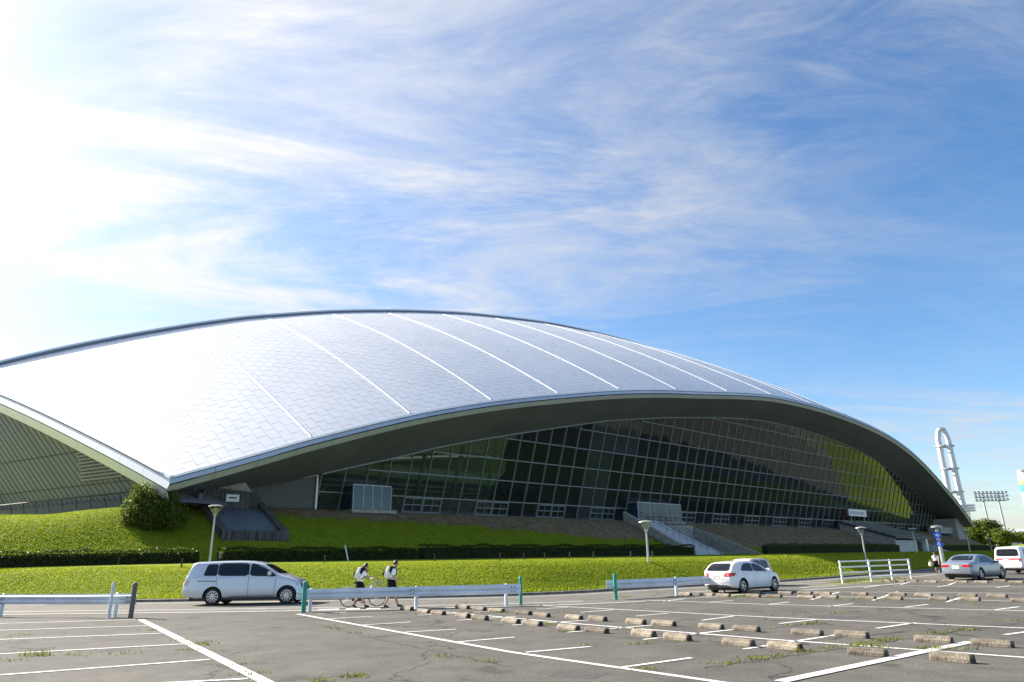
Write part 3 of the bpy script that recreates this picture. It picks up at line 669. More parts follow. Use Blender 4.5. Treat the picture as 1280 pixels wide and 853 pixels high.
# inside: floor, arena block, gallery duct, bracing, columns
M_INT = mat('interior_wall', (.10, .105, .10), .8, var=.2, vscale=.2)
b = MB(); b.box((-34, .8, ZT - .3), (140, 2 * VR, ZT - .04)); b.build('hall_floor', mat('hall_floor', (.20, .20, .19), .6), dome)
b = MB(); b.box((-26, 11, ZT), (62, 40, 12.5)); b.build('stand_block', M_INT, dome)
b = MB(); b.box((100, 9, ZT), (128, 40, 9.5)); b.build('stand_block', M_INT, dome)
b = MB(); b.tube([(-20, 5.5, 10.9), (95, 5.5, 10.9)], .75, 16); b.build('gallery_duct', mat('duct_pale', (.55, .58, .55), .5), dome, 40)
b = MB(); b.box((-22, 6.4, 9.5), (100, 11, 9.8)); b.build('gallery_slab', M_CONC, dome)
b = MB()
for i in range(1, 70):
    ua, ub = cols[i - 1], cols[i]
    if i % 2: b.bar((ua, 2.4, ZT), (ub, 1.9, 8.6), .07, .07); b.bar((ub, 2.4, ZT), (ua, 1.9, 8.6), .07, .07)
b.bar((GU0, 1.9, 8.6), (GU1 - 4, 1.9, 8.6), .14, .14); b.build('bracing', mat('bracing_pale', (.40, .38, .30), .5), dome)
for i in range(3, 68, 2):
    u = cols[i]; zt_ = min(glass_top(u), 25) - .4; b = MB(); b.bar((u, 1.6, ZT), (u, 1.2 - LEAN * (zt_ - ZT), zt_), .28, .42, (0, 1, 0)); b.build('inner_column', M_MUL, dome)
for z in (13.2, 16.4, 19.0):
    ok = [u for u in cols if glass_top(u) > z + .6]
    b = MB(); b.bar((ok[0], 1.0 - LEAN * (z - ZT), z), (ok[-1], 1.0 - LEAN * (z - ZT), z), .25, .45); b.build('inner_beam', M_MUL, dome)
b = MB()
for u in np.arange(-10, 125, 6.5):      # roof trusses seen through the glass
    for v0 in np.arange(-2, 24, 4.0):
        za = roof_pt(u, (v0 + 7) / 34.).z - 1.6; zb = roof_pt(u, min(1, (v0 + 11) / 34.)).z - 1.6
        b.bar((u, v0, za), (u, v0 + 4, zb), .22, .22); b.bar((u, v0, za - 2.2), (u, v0 + 4, zb - 2.2), .22, .22); b.bar((u, v0, za - 2.2), (u, v0 + 4, zb), .14, .14); b.bar((u, v0, za), (u + 6.5, v0, za), .14, .14)
b.build('roof_truss', mat('truss_pale', (.50, .50, .46), .5), dome)
# ------------------------------------------------------------------ stairs, porch on the bank (building frame)
st = empty('outdoor_stairs', W(0, 0, 0), PHI); tag(st, 'concrete stairs with blue-grey handrails climbing the bank to glass doors', 'stairs')
M_STEP = mat('step_pale', (.45, .47, .50), .7, var=.1)
N_ST = 24; SU0, SU1 = 17.9, 23.2
for k in range(N_ST):
    v = -11.6 + k * (9.2 / N_ST); z = 1.75 + (k + 1) * (ZT - 1.75) / N_ST
    b = MB(); b.box((SU0, v, 1.6), (SU1, v + 9.2 / N_ST + (.0 if k < N_ST - 1 else .2), z)); b.build('step', M_STEP, st)
def wedge(u0, u1, v0, v1, z0, z1, h0, h1, nm, mt, par):
    b = MB(); b.prism([(0, v0, 1.2), (0, v1, 1.2), (0, v1, z1 + h1), (0, v0, z0 + h0)], (u0, 0, 0), (u1, 0, 0)); return b.build(nm, mt, par)
wedge(17.25, 17.85, -11.8, -1.9, 1.75, ZT, .35, 1.0, 'parapet', M_CONC, st)
wedge(23.25, 23.6, -11.8, -1.9, 1.75, ZT, .12, .25, 'parapet', M_CONC, st)
wedge(31.2, 31.6, -12.6, -2.4, 1.6, 5.4, .1, .2, 'retaining_wall', M_CONC, st)
b = MB(); b.box((23.7, -2.9, 3.9), (31.15, -2.4, 5.6)); b.box((29.4, -2.9, 1.6), (31.15, -2.4, 3.9)); b.build('head_wall', M_CONC, st)
b = MB(); b.box((23.7, -2.6, 1.6), (29.4, -2.45, 3.9)); b.build('dark_opening', M_DARK, st)  # dark panel: the unlit doorway opening put into its colour
M_RAIL = mat('handrail_blue_grey', (.10, .12, .16), .45, metal=.3)
for u in (20.6, 23.42):
    b = MB()
    for h in (.9, .5): b.tube([(u, -11.6, 1.75 + h + .1), (u, -2.2, ZT + h + .1)], .03, 6)
    for k in range(11):
        v = -11.6 + k * .94; z = 1.75 + (ZT - 1.75) * k / 10; b.tube([(u, v, z - .1), (u, v, z + 1.0)], .025, 6)
    b.build('handrail', M_RAIL, st)
b = MB()
for h in (1.0, .55): b.tube([(23.7, -2.6, 5.6 + h), (31.3, -2.6, 5.6 + h), (31.4, -11.5, 2.3 + h)], .025, 6)
for u in np.arange(24, 31.3, 1.2): b.tube([(u, -2.6, 5.5), (u, -2.6, 6.6)], .02, 6)
b.build('handrail', M_RAIL, st)
pc = empty('covered_ramp', W(0, 0, 0), PHI); tag(pc, 'covered stairway with sloping dark ribbed roof on the shaded bank', 'stairway')
PU0, PU1 = 80.0, 97.0
M_PROOF = mat('ramp_roof', (.06, .068, .075), .5, metal=.3)
b = MB(); b.prism([(0, -2.2, 7.1), (0, -11.8, 4.0), (0, -11.8, 4.25), (0, -2.2, 7.35)], (PU0 - .4, 0, 0), (PU1 + .4, 0, 0)); pr = b.build('ramp_roof', M_PROOF, pc)
for k in range(8):
    v = -2.8 - k * 1.2; z = 7.35 - (-2.2 - v) * 3.1 / 9.6; b = MB(); b.box((PU0 - .35, v - .08, z - .05), (PU1 + .35, v + .08, z + .13)); b.build('roof_batten', M_PROOF, pr)
b = MB(); b.prism([(0, -2.2, 2.0), (0, -11.4, 1.2), (0, -11.4, 4.0), (0, -2.2, 7.0)], (PU0, 0, 0), (PU0 + .4, 0, 0)); b.build('side_wall', M_CONC, pc)
b = MB(); b.box((PU0 + .4, -11.2, 1.2), (PU0 + 11, -10.9, 3.7)); b.build('front_wall', mat('ramp_white_wall', (.5, .5, .48), .7, var=.1), pc)
b = MB(); b.box((PU1 - 2.2, -11.6, 1.2), (PU1 - 1.3, -10.8, 4.0)); b.build('pillar', M_WHITE, pc)
wedge(PU1 + .5, PU1 + .9, -14.5, -2.2, 1.3, 6.0, .3, .5, 'outer_parapet', mat('parapet_blue_white', (.5, .53, .6), .6, var=.1), pc)
b = MB(); b.prism([(0, -10.6, 1.5), (0, -3.0, 5.2), (0, -3.0, 2)], (70.5, 0, 0), (70.9, 0, 0)); b.box((70.9, -3.3, 2), (79.9, -3.0, 5.4)); b.build('retaining_wall', mat('pale_retaining', (.5, .5, .48), .8, var=.15), pc)
bd = empty('sign_board', W(84.5, -2.4, 7.36), PHI); tag(bd, 'long white name board standing above the covered ramp roof', 'sign')
b = MB(); b.box((0, -.12, 1.05), (8.2, .12, 2.35)); pl = b.build('board', M_WHITE, bd)
b = MB(); b.prism([(-.7, 0, 1.1), (0, 0, 1.1), (0, 0, 2.4), (-.35, 0, 2.4)], (0, -.1, 0), (0, .1, 0)); b.build('red_end', mat('sign_red', (.35, .03, .02), .5), bd)
b = MB()
for x, w, h in ((.7, .55, .5), (1.35, .35, .4), (1.8, .3, .35), (2.3, .5, .45), (2.95, .45, .5), (3.5, .5, .42), (4.1, .4, .5), (4.75, .22, .3), (5.2, .35, .4), (5.7, .5, .5), (6.3, .3, .4), (6.75, .4, .35)):
    b.box((x, -.135, 1.68 - h / 2), (x + w * .28, -.122, 1.68 + h / 2)); b.box((x + w * .28, -.135, 1.68 - h / 2), (x + w * .8, -.122, 1.68 - h / 2 + .12)); b.box((x + w * .28, -.135, 1.68 + h / 2 - .12), (x + w * .6, -.122, 1.68 + h / 2))
b.build('lettering', mat('sign_ink', (.05, .06, .10), .6), pl)
for x in (1.0, 7.0):
    b = MB(); b.tube([(x, 0, -.3), (x, 0, 1.1)], .06, 6); b.build('post', M_GALV, bd)

# ------------------------------------------------------------------ plants
def leaf_cloud(pts, size, nrm=None, jitter=1.0):
    n = len(pts); a = RNG.normal(size=(n, 3)); a /= np.linalg.norm(a, axis=1)[:, None]; c = RNG.normal(size=(n, 3)); bb = np.cross(a, c); bb /= np.linalg.norm(bb, axis=1)[:, None]
    s = (size * RNG.uniform(.6, 1.3, n))[:, None]
    V = np.stack([pts - a * s, pts - bb * s * .45, pts + a * s, pts + bb * s * .45], 1).reshape(-1, 3); F = np.arange(4 * n).reshape(-1, 4); return V, F
def hedge(name, path, w, h, label, group, dens=170, base=None):
    # path: list of world xy; a clipped box of leaves with a dark twig core
    path = [Vector((p[0], p[1], 0)) for p in path]; org = path[0].copy(); org.z = lawn_z(org.x, org.y)
    root = empty(name, org); tag(root, label, 'hedge', group)
    pts = []; core = MB(); rings = []
    for i in range(len(path) - 1):
        a, c = path[i], path[i + 1]; L_ = (c - a).length; d = (c - a) / L_; q = Vector((-d.y, d.x, 0)); n = int(L_ * dens * (w + 2 * h)); 
        for _ in range(n):
            t = random.random(); face = random.random() * (w + 2 * h); p = a + d * L_ * t; z0 = lawn_z(p.x, p.y); hh = h * (1 + .07 * math.sin(p.x * 1.7) + .05 * math.sin(p.x * 4.3 + 1))
            dp = abs(random.gauss(0, .06))
            if face < w: o = q * (face - w / 2); zz = hh - dp + (.08 if random.random() < .06 else 0)
            else: sgn = 1 if random.random() < .35 else -1; o = q * sgn * (w / 2 - dp); zz = hh * random.random() ** .8
            pts.append((p + o + Vector((0, 0, z0 + zz)) - org)[:])
    for i, p in enumerate(path):
        d = (path[min(i + 1, len(path) - 1)] - path[max(i - 1, 0)]).normalized(); q = Vector((-d.y, d.x, 0)); z0 = lawn_z(p.x, p.y)
        rings.append([p + q * k * (w / 2 - .2) + Vector((0, 0, z0 + zz)) - org for k, zz in ((-1, -.1), (-1, h - .2), (1, h - .2), (1, -.1))])
    core.loft(rings, True, True); core.build('twigs', mat('hedge_core', (.012, .016, .006), .9), root)
    V, F = leaf_cloud(np.array(pts), .075); np_mesh('foliage', V, F, M_LEAF, root); return root
def hpath(s0, s1, off, n=14):
    out = []
    for s in np.linspace(s0, s1, n):
        p = catmull(BP, s, -18); q = catmull(BP, s + .3, -18) - catmull(BP, s - .3, -18); q /= np.linalg.norm(q); out.append(p + np.array([q[1], -q[0]]) * off)
    return out
hg = 'clipped hedges along the foot of the bank'
hedge('clipped_hedge', hpath(-75, -29.2, 1.2, 30), 1.1, .82, 'long sunlit clipped hedge ending at the street lamp behind the silver minivan', hg)
hedge('clipped_hedge', hpath(-28.4, -20.4, 1.2, 12), 1.2, .85, 'short sun-topped hedge below the blue-grey apron slab', hg)
hedge('clipped_hedge', hpath(-20.0, 16.2, 1.2, 30), 1.2, 1.05, 'long shaded hedge from the apron slab to the outdoor stairs', hg, 110)
hedge('clipped_hedge', hpath(33.2, 78.5, 1.0, 26), 1.2, 1.2, 'shaded hedge between the outdoor stairs and the covered ramp', hg, 60)
hedge('clipped_hedge', hpath(102, 138, 1.0, 22), 1.2, 1.1, 'shaded hedge beyond the covered ramp by the right concrete foot', hg, 50)
def bush(name, loc, blobs, label, cat, n, leaf, mt, group=None, trunk=None):
    root = empty(name, loc); tag(root, label, cat, group); pts = []
    tot = sum(r_ ** 2 for *_, r_ in blobs)
    for (x, y, z, r_) in blobs:
        k = int(n * r_ * r_ / tot); d = RNG.normal(size=(k, 3)); d /= np.linalg.norm(d, axis=1)[:, None]
        f = 1 + .22 * np.sin(d[:, 0] * 5 + x * 3) * np.sin(d[:, 1] * 6 + y) + .16 * np.sin(d[:, 2] * 9 + z * 2 + d[:, 0] * 7)
        rad = r_ * (RNG.random(k) ** .38) * f; P = d * rad[:, None] * np.array([1, 1, .92]) + np.array([x, y, z]); pts.append(P)
    P = np.concatenate(pts); P = P[P[:, 2] > .02]
    V, F = leaf_cloud(P, leaf); np_mesh('crown', V, F, mt, root)
    b = MB()
    if trunk: h, r_ = trunk
    else: h, r_ = max(z for _, _, z, _ in blobs), .12
    b.tube([(0, 0, -.2), (.08, .05, h * .45), (0, .1, h)], [r_, r_ * .75, r_ * .35], 8)
    for (x, y, z, rr) in blobs[:8]: b.tube([(0.03, .02, h * .3), (x * .5, y * .5, z * .75), (x, y, z)], [r_ * .5, r_ * .35, r_ * .12], 6)
    b.build('trunk', M_BARK, root); return root
bp_ = aty(191, 650, 47.6); bz = lawn_z(bp_.x, bp_.y)
bush('round_bush', (bp_.x, bp_.y, bz), [(-.9, 0, 1.5, 1.25), (-1.1, .2, 2.3, .9), (.5, .1, 1.0, 1.1), (1.7, 0, .8, .95), (-.1, -.2, .8, 1.1), (.9, .5, 1.7, .7), (-1.6, -.1, .8, .8), (1.0, .3, 2.2, .5)], 'dense green bush standing under the low roof corner', 'bush', 9500, .11, M_LEAF2).scale = (.92, .92, 1.0)
# grass blades over the turf strips
def blades(rows_i, s0, s1, dens, hmin, hmax, wid, soilmax=.4):
    Vs = []; n = len(SS)
    for j in rows_i:
        A_, B_ = LR[j], LR[j + 1]
        for k in range(n - 1):
            if not (s0 <= SS[k] <= s1) or soil_value(SS[k], j) > soilmax: continue
            p00, p10, p11, p01 = A_[k], A_[k + 1], B_[k + 1], B_[k]
            ar = np.linalg.norm(np.cross(p10 - p00, p01 - p00)); m_ = int(ar * dens)
            if m_ < 1: continue
            r1, r2 = RNG.random(m_)[:, None], RNG.random(m_)[:, None]
            Vs.append((p00 * (1 - r1) + p10 * r1) * (1 - r2) + (p01 * (1 - r1) + p11 * r1) * r2)
    P = np.concatenate(Vs); m_ = len(P); az = RNG.uniform(0, 2 * np.pi, m_); h = RNG.uniform(hmin, hmax, m_); w = wid * RNG.uniform(.7, 1.4, m_)
    dx = np.stack([np.cos(az), np.sin(az), 0 * az], 1); lean = np.stack([RNG.normal(0, .035, m_), RNG.normal(0, .035, m_), h], 1)
    V = np.stack([P - dx * w[:, None], P + dx * w[:, None], P + lean], 1).reshape(-1, 3); return V
V = np.concatenate([blades(range(0, 1), -110, 60, 330, .06, .20, .018), blades(range(0, 7), -70, 28, 400, .025, .065, .018), blades(range(0, 7), 28, 120, 60, .06, .14, .035), blades(range(9, 22), -75, -27, 190, .03, .08, .024), blades(range(9, 21), -27, 30, 26, .06, .13, .04)])
g_o = np_mesh('grass', V, np.arange(len(V)).reshape(-1, 3), M_GRASS); tag(g_o, kind='stuff')

# ------------------------------------------------------------------ wheel stops
stops = [(501,516,764),(522,538,767),(539,556,769.5),(570,586,762),(570,587,773),(590,610,776),(591,607,764),(612,629,766),(628,649,780),(644,664,769.5),(667.5,687.5,772),(654,676,783),(699,722,788.5),(707,728,775),(736,758,777),(732,759,792),(783,807,781),(789,820,796.5),(816,843,783),(831,862,801),(874,904,787),(904,942,808),(917,949,790),
 (960,1002,812.5),(991,1027,795),(1045,1084,798),(1060,1109,820.5),(1144,1190,804.5),(1161,1219,828),(1214,1266,809),
 (850,864,745.5),(876,891,746),(897,912,747),(934,950,747.5),(937,950,743),(960,975,748),(974,990,744),(997,1015,744),(1000,1016,749),(1027,1046,749),(1021,1037,744.5),(1066,1084,745),(1073,1094,750),(1106,1127,751),(1112,1132,746),(1144,1165,747),(1162,1185,751),(1199,1220,747),(1200,1225,752),(1234,1259,748),(1263,1290,753.5),
 (1104,1116,728.5),(1118,1132,729),(1132,1148,728.5),(1156,1171,729.5),(1179,1194,728),(1194,1210,729.5),(1219,1235,730),(1244,1256,728),(1260,1281,730)]
ROWD = math.atan2(-.74, .67)
def stop_mesh():
    b = MB(); prof = [(-.085, 0), (-.085, .055), (-.05, .12), (.05, .12), (.085, .055), (.085, 0)]
    rings = [[Vector((x, y * s, z * s2)) for y, z in prof] for x, s, s2 in ((-.29, .94, .95), (-.27, 1, 1), (0, 1, 1), (.27, 1, 1), (.29, .94, .95))]
    b.loft(rings, True, True); return b
sb = stop_mesh().build('wheel_stop', M_STOP); e_ = MB()
e_.prism([(0.292, -.075, .005), (0.292, .075, .005), (0.292, .045, .108), (0.292, -.045, .108)], (0, 0, 0), (.022, 0, 0)); ec = e_.build('shaded_end', M_END_SHADE, sb)  # black slab on the right end: painted shade of the end face
def near_line(a, c):
    return a
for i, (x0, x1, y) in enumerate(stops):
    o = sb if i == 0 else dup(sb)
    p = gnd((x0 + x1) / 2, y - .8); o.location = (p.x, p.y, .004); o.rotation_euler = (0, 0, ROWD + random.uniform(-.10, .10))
    o.scale = (random.uniform(.97, 1.05), 1, random.uniform(.92, 1.05))
    far = y < 732; mid = (not far) and x0 >= 850 and y < 755
    tag(o, 'concrete wheel stop ' + ('in the far row by the parked silver sedan' if far else 'in the double row in front of the white hatchback' if mid else 'in the nearer double row crossed by weeds'), 'wheel stop', 'wheel stops ' + ('far row' if far else 'middle row' if mid else 'near row'))
# weeds in the asphalt joints
wp = []
def weed_line(a, c, n, spread=.10, hmax=.07):
    A_, B_ = gnd(*a), gnd(*c)
    for _ in range(n):
        t0 = random.random(); p = A_.lerp(B_, t0)
        for _ in range(random.randint(6, 24)): wp.append((p.x + random.gauss(0, spread), p.y + random.gauss(0, spread * .7), random.uniform(.3, 1) * hmax))
for a, c, n in (((390, 779), (448, 793), 5), ((540, 820), (620, 829), 4), ((500, 767), (640, 766), 10), ((640, 772), (700, 785), 8), ((700, 790), (830, 786), 9), ((730, 808), (850, 803), 5), ((900, 832), (1010, 814), 12), ((1010, 814), (1080, 806), 9), ((1085, 804), (1220, 786), 16), ((900, 828), (800, 838), 3), ((960, 786), (1030, 778), 7), ((1160, 810), (1210, 812), 5),
                ((830, 747), (960, 742), 26), ((960, 748), (1240, 754), 14), ((960, 743), (1280, 748), 12), ((390, 853), (460, 844), 6), ((960, 770), (1140, 764), 8), ((1230, 778), (1290, 776), 4), ((1100, 731), (1280, 731), 10)): weed_line(a, c, n)
for (x, y, n, h) in ((17, 826, 25, .08), (50, 820, 60, .13), (88, 820, 25, .08), (25, 795, 30, .07), (188, 788, 40, .05), (1250 / 5, 806, 70, .09), (225, 801, 25, .06), (240, 787, 12, .05), (240, 813, 25, .05), (295, 831, 25, .05), (310, 843, 30, .06), (139, 818, 15, .06), (163, 818, 15, .06), (1064, 727, 260, .22), (1080, 726, 320, .25), (1055, 729, 200, .2), (1100, 725, 200, .2), (1125, 724, 180, .18), (680, 781, 50, .08), (843, 797, 50, .10), (1092, 809, 60, .08), (1167, 812, 50, .08), (648, 767, 60, .07), (700, 764, 15, .05), (655, 757, 20, .06), (780, 747, 90, .06), (930, 746, 140, .09), (915, 747, 90, .08)):
    p = gnd(x, y)
    for _ in range(n): wp.append((p.x + random.gauss(0, .16 + (.35 if h > .17 else 0)), p.y + random.gauss(0, .12), random.uniform(.35, 1) * h))
P = np.array(wp); m_ = len(P); az = RNG.uniform(0, 6.28, m_); w = .012; dx = np.stack([np.cos(az) * w, np.sin(az) * w, 0 * az], 1)
P0 = np.c_[P[:, :2], np.full(m_, .004)]; tip = P0 + np.c_[RNG.normal(0, .03, m_), RNG.normal(0, .03, m_), P[:, 2]]
wv = np.stack([P0 - dx, P0 + dx, tip], 1).reshape(-1, 3); tag(np_mesh('weeds', wv, np.arange(len(wv)).reshape(-1, 3), M_WEED), kind='stuff')
pt = MB(); 
pp = [gnd(1000, 733), gnd(1046, 729), gnd(1120, 725), gnd(1150, 724.5), gnd(1140, 727.5), gnd(1060, 731.5)]
pt.add([(p.x, p.y, .012) for p in pp], [tuple(range(len(pp)))]); tag(pt.build('verge', mat('verge_soil', (.16, .14, .10), .95, col2=(.14, .16, .03), vscale=1.2)), kind='structure')

# ------------------------------------------------------------------ guardrails
M_GRAIL = mat('guardrail_paint', (.66, .71, .78), .4, var=.1, vscale=1.5)
M_GREEN = mat('green_post', (.02, .26, .20), .5)
M_GREY = mat('brown_grey_post', (.13, .12, .11), .7)
def guardrail(name, pts, posts, label, end0=True, end1=True):
    # pts: ground points; W profile beam spans between them
    o0 = Vector(pts[0]); root = empty(name, o0); tag(root, label, 'guardrail', 'white guardrails along the road')
    prof = [(0, .40), (.0, .43), (.05, .47), (.05, .52), (-.01, .565), (.05, .61), (.05, .66), (0, .70), (0, .73)]
    for i in range(len(pts) - 1):
        a, c = Vector(pts[i]) - o0, Vector(pts[i + 1]) - o0; d = (c - a).normalized(); q = Vector((d.y, -d.x, 0))
        b = MB(); ov = d * .12
        r0 = [[p + q * (x + .06) + Vector((0, 0, z)) for x, z in prof] + [p + q * (x + .052) + Vector((0, 0, z)) for x, z in reversed(prof)] for p in (a - ov, c + ov)]
        b.loft(r0, True, True); bm_ = b.build('beam', M_GRAIL, root)
        bb = MB()
        for zz in (.49, .63):
            for s in (.10, .22): 
                p = c - d * s + q * .115 + Vector((0, 0, zz)); bb.box((p.x - .018, p.y - .018, p.z - .018), (p.x + .018, p.y + .018, p.z + .018))
        bb.build('bolt', M_BLACK, bm_)
    for p in posts:
        p = Vector(p) - o0; b = MB(); b.tube([p + Vector((0, 0, -.05)), p + Vector((0, 0, .72)), p + Vector((0, 0, .76))], [.062, .062, .02], 12); b.build('post', M_GRAIL, root, 40)
    return root
def bollard(name, p, h, mt, label, r=.06, cat='post', group=None):
    b = MB(); b.lathe([(r, -.05), (r, h - .06), (r * .95, h - .03), (r * .6, h - .005), (.001, h)], 14); o = b.build(name, mt, None, 35); o.location = (p.x, p.y, 0); tag(o, label, cat, group); return o
def nd(p, d): return Vector((p.x, p.y, 0)) + Vector((0, d, 0))
pa, pb = gnd(143, 772), gnd(0, 771.5); far_ = pb + (pb - pa).normalized() * 4
guardrail('guardrail', [far_, pb, pa + (pa - pb).normalized() * .7], [pa, pb, far_], 'white guardrail beside the brown-grey post, by the painted bays')
bollard('brown_post', gnd(163, 773), 1.08, M_GREY, 'brown-grey round post at the end of a white guardrail', .075)
bollard('white_post', gnd(141, 772.5) + Vector((0, -.25, 0)), 1.08, M_GRAIL, 'white pipe post rising above a guardrail next to the brown-grey post', .05)
g0, g1, g2 = gnd(387, 765), gnd(520, 761), gnd(633, 757.5)
guardrail('guardrail', [g0 - (g1 - g0).normalized() * .35, g1, g2 + (g2 - g1).normalized() * .4], [g0, g1, g2], 'white guardrail in front of the two walking students')
bollard('green_post', gnd(379, 766), 1.0, M_GREEN, 'green round post next to the front of the silver minivan', .075, group='green posts')
bollard('green_post', gnd(651, 756), .98, M_GREEN, 'green round post past the end of the students\' guardrail', .062, group='green posts')
g3, g4 = gnd(846, 745), gnd(905, 740.5); g2b = gnd(764, 749.5)
guardrail('guardrail', [g2b - (g3 - g2b).normalized() * .15, g3, g4 + (g4 - g3).normalized() * 1.5], [g3, g4], 'white guardrail running behind the white hatchback')
bollard('green_post', gnd(770, 750), .98, M_GREEN, 'green round post at the end of the hatchback\'s guardrail', .07, group='green posts')
# pipe fence
fpx = [(1051, 729.5), (1086, 726.5), (1118, 725), (1148, 724)]
fp_ = [gnd(*p) for p in fpx]; A_, B_ = fp_[0], fp_[-1]; A_ = Vector((18.2, 40.4, 0)); B_ = Vector((24.9, 45.6, 0))
fr = empty('pipe_fence', A_); tag(fr, 'white four-rail pipe fence standing in weeds at the lot edge', 'fence')
ts = (0, .39, .70, 1.0)
for t in ts:
    p = (B_ - A_) * t; b = MB(); b.tube([p + Vector((0, 0, -.05)), p + Vector((0, 0, 1.22))], .055, 10); b.build('post', M_WHITE, fr, 40)
for z in (1.16, .86, .56, .26):
    b = MB(); b.tube([Vector((0, 0, z)) - (B_ - A_) * .015, (B_ - A_) * 1.01 + Vector((0, 0, z))], .038, 8); b.build('rail', M_WHITE, fr, 40)
# stakes at the foot of the lawn
for (x, y) in ((64.5, 747), (128, 746), (210, 749), (396, 744), (540, 742), (625, 741), (655.5, 737), (683, 736), (715, 736), (746, 734), (794, 730), (822, 729)):
    p = gnd(x, y); z = lawn_z(p.x, p.y + 1.0); b = MB(); b.prism([(-.03, -.03, -.1), (.03, -.03, -.1), (.03, .03, -.1), (-.03, .03, -.1)], (0, 0, 0), (random.uniform(-.03, .05), 0, .55)); o = b.build('wooden_stake', M_BARK); o.location = (p.x, p.y + 1.0, z)
    tag(o, 'short dark stake stuck in the lower grass slope above the kerb', 'stake', 'stakes along the grass slope')
p = gnd(432, 690, 2.1); b = MB(); b.tube([(0, 0, -.1), (-.32, .1, 1.0)], .045, 8); p = Vector((-12.2, 47.5, 0)); o = b.build('leaning_pole', M_WHITE); 
q_ = aty(436, 696, 48.5); o.location = (q_.x, q_.y, lawn_z(q_.x, q_.y)); tag(o, 'thin white pole leaning out of the shaded hedge', 'pole')
# ------------------------------------------------------------------ street lamps
M_LPOLE = mat('lamp_pole', (.45, .46, .46), .4, metal=.5)
M_LGLASS = glassmat('lamp_glass', (.85, .88, .88), .05, 1.5, .25, (.7, .7, .66))
def street_lamp(loc, h, label, r=.06):
    root = empty('street_lamp', loc); tag(root, label, 'street lamp', 'park street lamps')
    b = MB(); b.tube([(0, 0, -.15), (0, 0, .5), (0, 0, h - .62)], [r * 1.25, r * 1.1, r * .8], 12); b.build('pole', M_LPOLE, root, 40)
    b = MB(); b.lathe([(.07, h - .64), (.10, h - .60), (.10, h - .50), (.12, h - .48)], 14); b.build('collar', M_LPOLE, root, 40)
    b = MB(); b.lathe([(.11, h - .48), (.28, h - .20), (.27, h - .19), (.05, h - .24)], 16); b.build('glass_bowl', M_LGLASS, root, 40)
    for k in range(4):
        a = k * math.pi / 2 + .4; b = MB(); b.tube([(.1 * math.cos(a), .1 * math.sin(a), h - .5), (.38 * math.cos(a), .38 * math.sin(a), h - .06)], .018, 6); b.build('arm', M_LPOLE, root)
    b = MB(); b.lathe([(.44, h - .08), (.43, h - .04), (.28, h + .02), (.02, h + .05)], 20); b.lathe([(.44, h - .08), (.40, h - .085), (.24, h - .01), (.02, h + .02)], 20); b.build('hood', mat('lamp_hood', (.35, .34, .30), .4, metal=.4), root, 40)
    return root
p = aty(262.5, 700, 42.5); street_lamp((p.x, p.y, lawn_z(p.x, p.y)), 5.0 - lawn_z(p.x, p.y), 'street lamp between the hedges behind the silver minivan')
p = aty(812, 722, 42.0); street_lamp((p.x, p.y, lawn_z(p.x, p.y)), 3.62 - lawn_z(p.x, p.y), 'street lamp on the lower lawn below the outdoor stairs')
p = aty(1085, 716, 58.0); street_lamp((p.x, p.y, lawn_z(p.x, p.y)), 3.62 - lawn_z(p.x, p.y), 'street lamp behind the white pipe fence')
p = aty(1147, 700, 78.0); street_lamp((p.x, p.y, lawn_z(p.x, p.y)), 4.1 - lawn_z(p.x, p.y), 'street lamp in front of the covered ramp pillar')
p = aty(1213, 692, 95.0); street_lamp((p.x, p.y, lawn_z(p.x, p.y)), 4.3 - lawn_z(p.x, p.y), 'street lamp behind the silver sedan roof')
p = aty(1240, 690, 118.0); street_lamp((p.x, p.y, 0), 3.6, 'small distant street lamp left of the white van')
# blue sign pole
sp = aty(1180, 708, 60.0); root = empty('sign_pole', (sp.x, sp.y, 0)); tag(root, 'thick grey pole with two blue pedestrian signs beside the silver sedan', 'sign pole')
b = MB(); b.tube([(0, 0, -.1), (0, 0, 3.35)], [.17, .12], 14); b.build('pole', M_LPOLE, root, 40)
b = MB(); b.lathe([(.13, 3.33), (.14, 3.5), (.42, 3.55), (.42, 3.68), (.1, 3.74), (.001, 3.75)], 16); b.build('lamp_head', mat('lamp_hood', (.35, .34, .30)), root, 40)
vd = Vector((-sp.x, -sp.y, 0)).normalized(); SM = Matrix((Vector((-vd.y, vd.x, 0)), Vector((0, 0, 1)), vd)).transposed().to_4x4()
M_BLUE = mat('sign_blue', (.01, .10, .55), .4)
def at_sign(z): mm = SM.copy(); mm.translation = vd * .17 + Vector((-.05, 0, z)); return mm
b = MB(); b.lathe([(.001, 0), (.30, 0), (.30, .02), (.001, .02)], 24, at_sign(2.95)); s1 = b.build('round_sign', M_BLUE, root)
b = MB(); mm = at_sign(2.95) @ Matrix.Translation((0, 0, .024))
b.box((-.03, .02, 0), (.05, .12, .004), mm); b.box((-.16, -.03, 0), (-.04, .03, .004), mm); b.box((-.06, -.10, 0), (.16, -.02, .004), mm); b.box((.02, -.18, 0), (.07, -.08, .004), mm); b.build('pictogram', M_WHITE, s1)
b = MB(); mm = at_sign(2.32); b.prism([mm @ Vector(p) for p in ((-.34, -.28, 0), (.34, -.28, 0), (.34, -.12, 0), (0, .34, 0), (-.34, -.12, 0))], (0, 0, 0), vd * .02); s2 = b.build('crossing_sign', M_BLUE, root)
b = MB(); mm = at_sign(2.32) @ Matrix.Translation((0, 0, .024)); b.box((-.03, .08, 0), (.04, .16, .004), mm); b.box((-.05, -.08, 0), (.05, .06, .004), mm); b.box((-.12, -.2, 0), (-.03, -.07, .004), mm); b.box((.02, -.22, 0), (.10, -.07, .004), mm); b.build('pictogram', M_WHITE, s2)

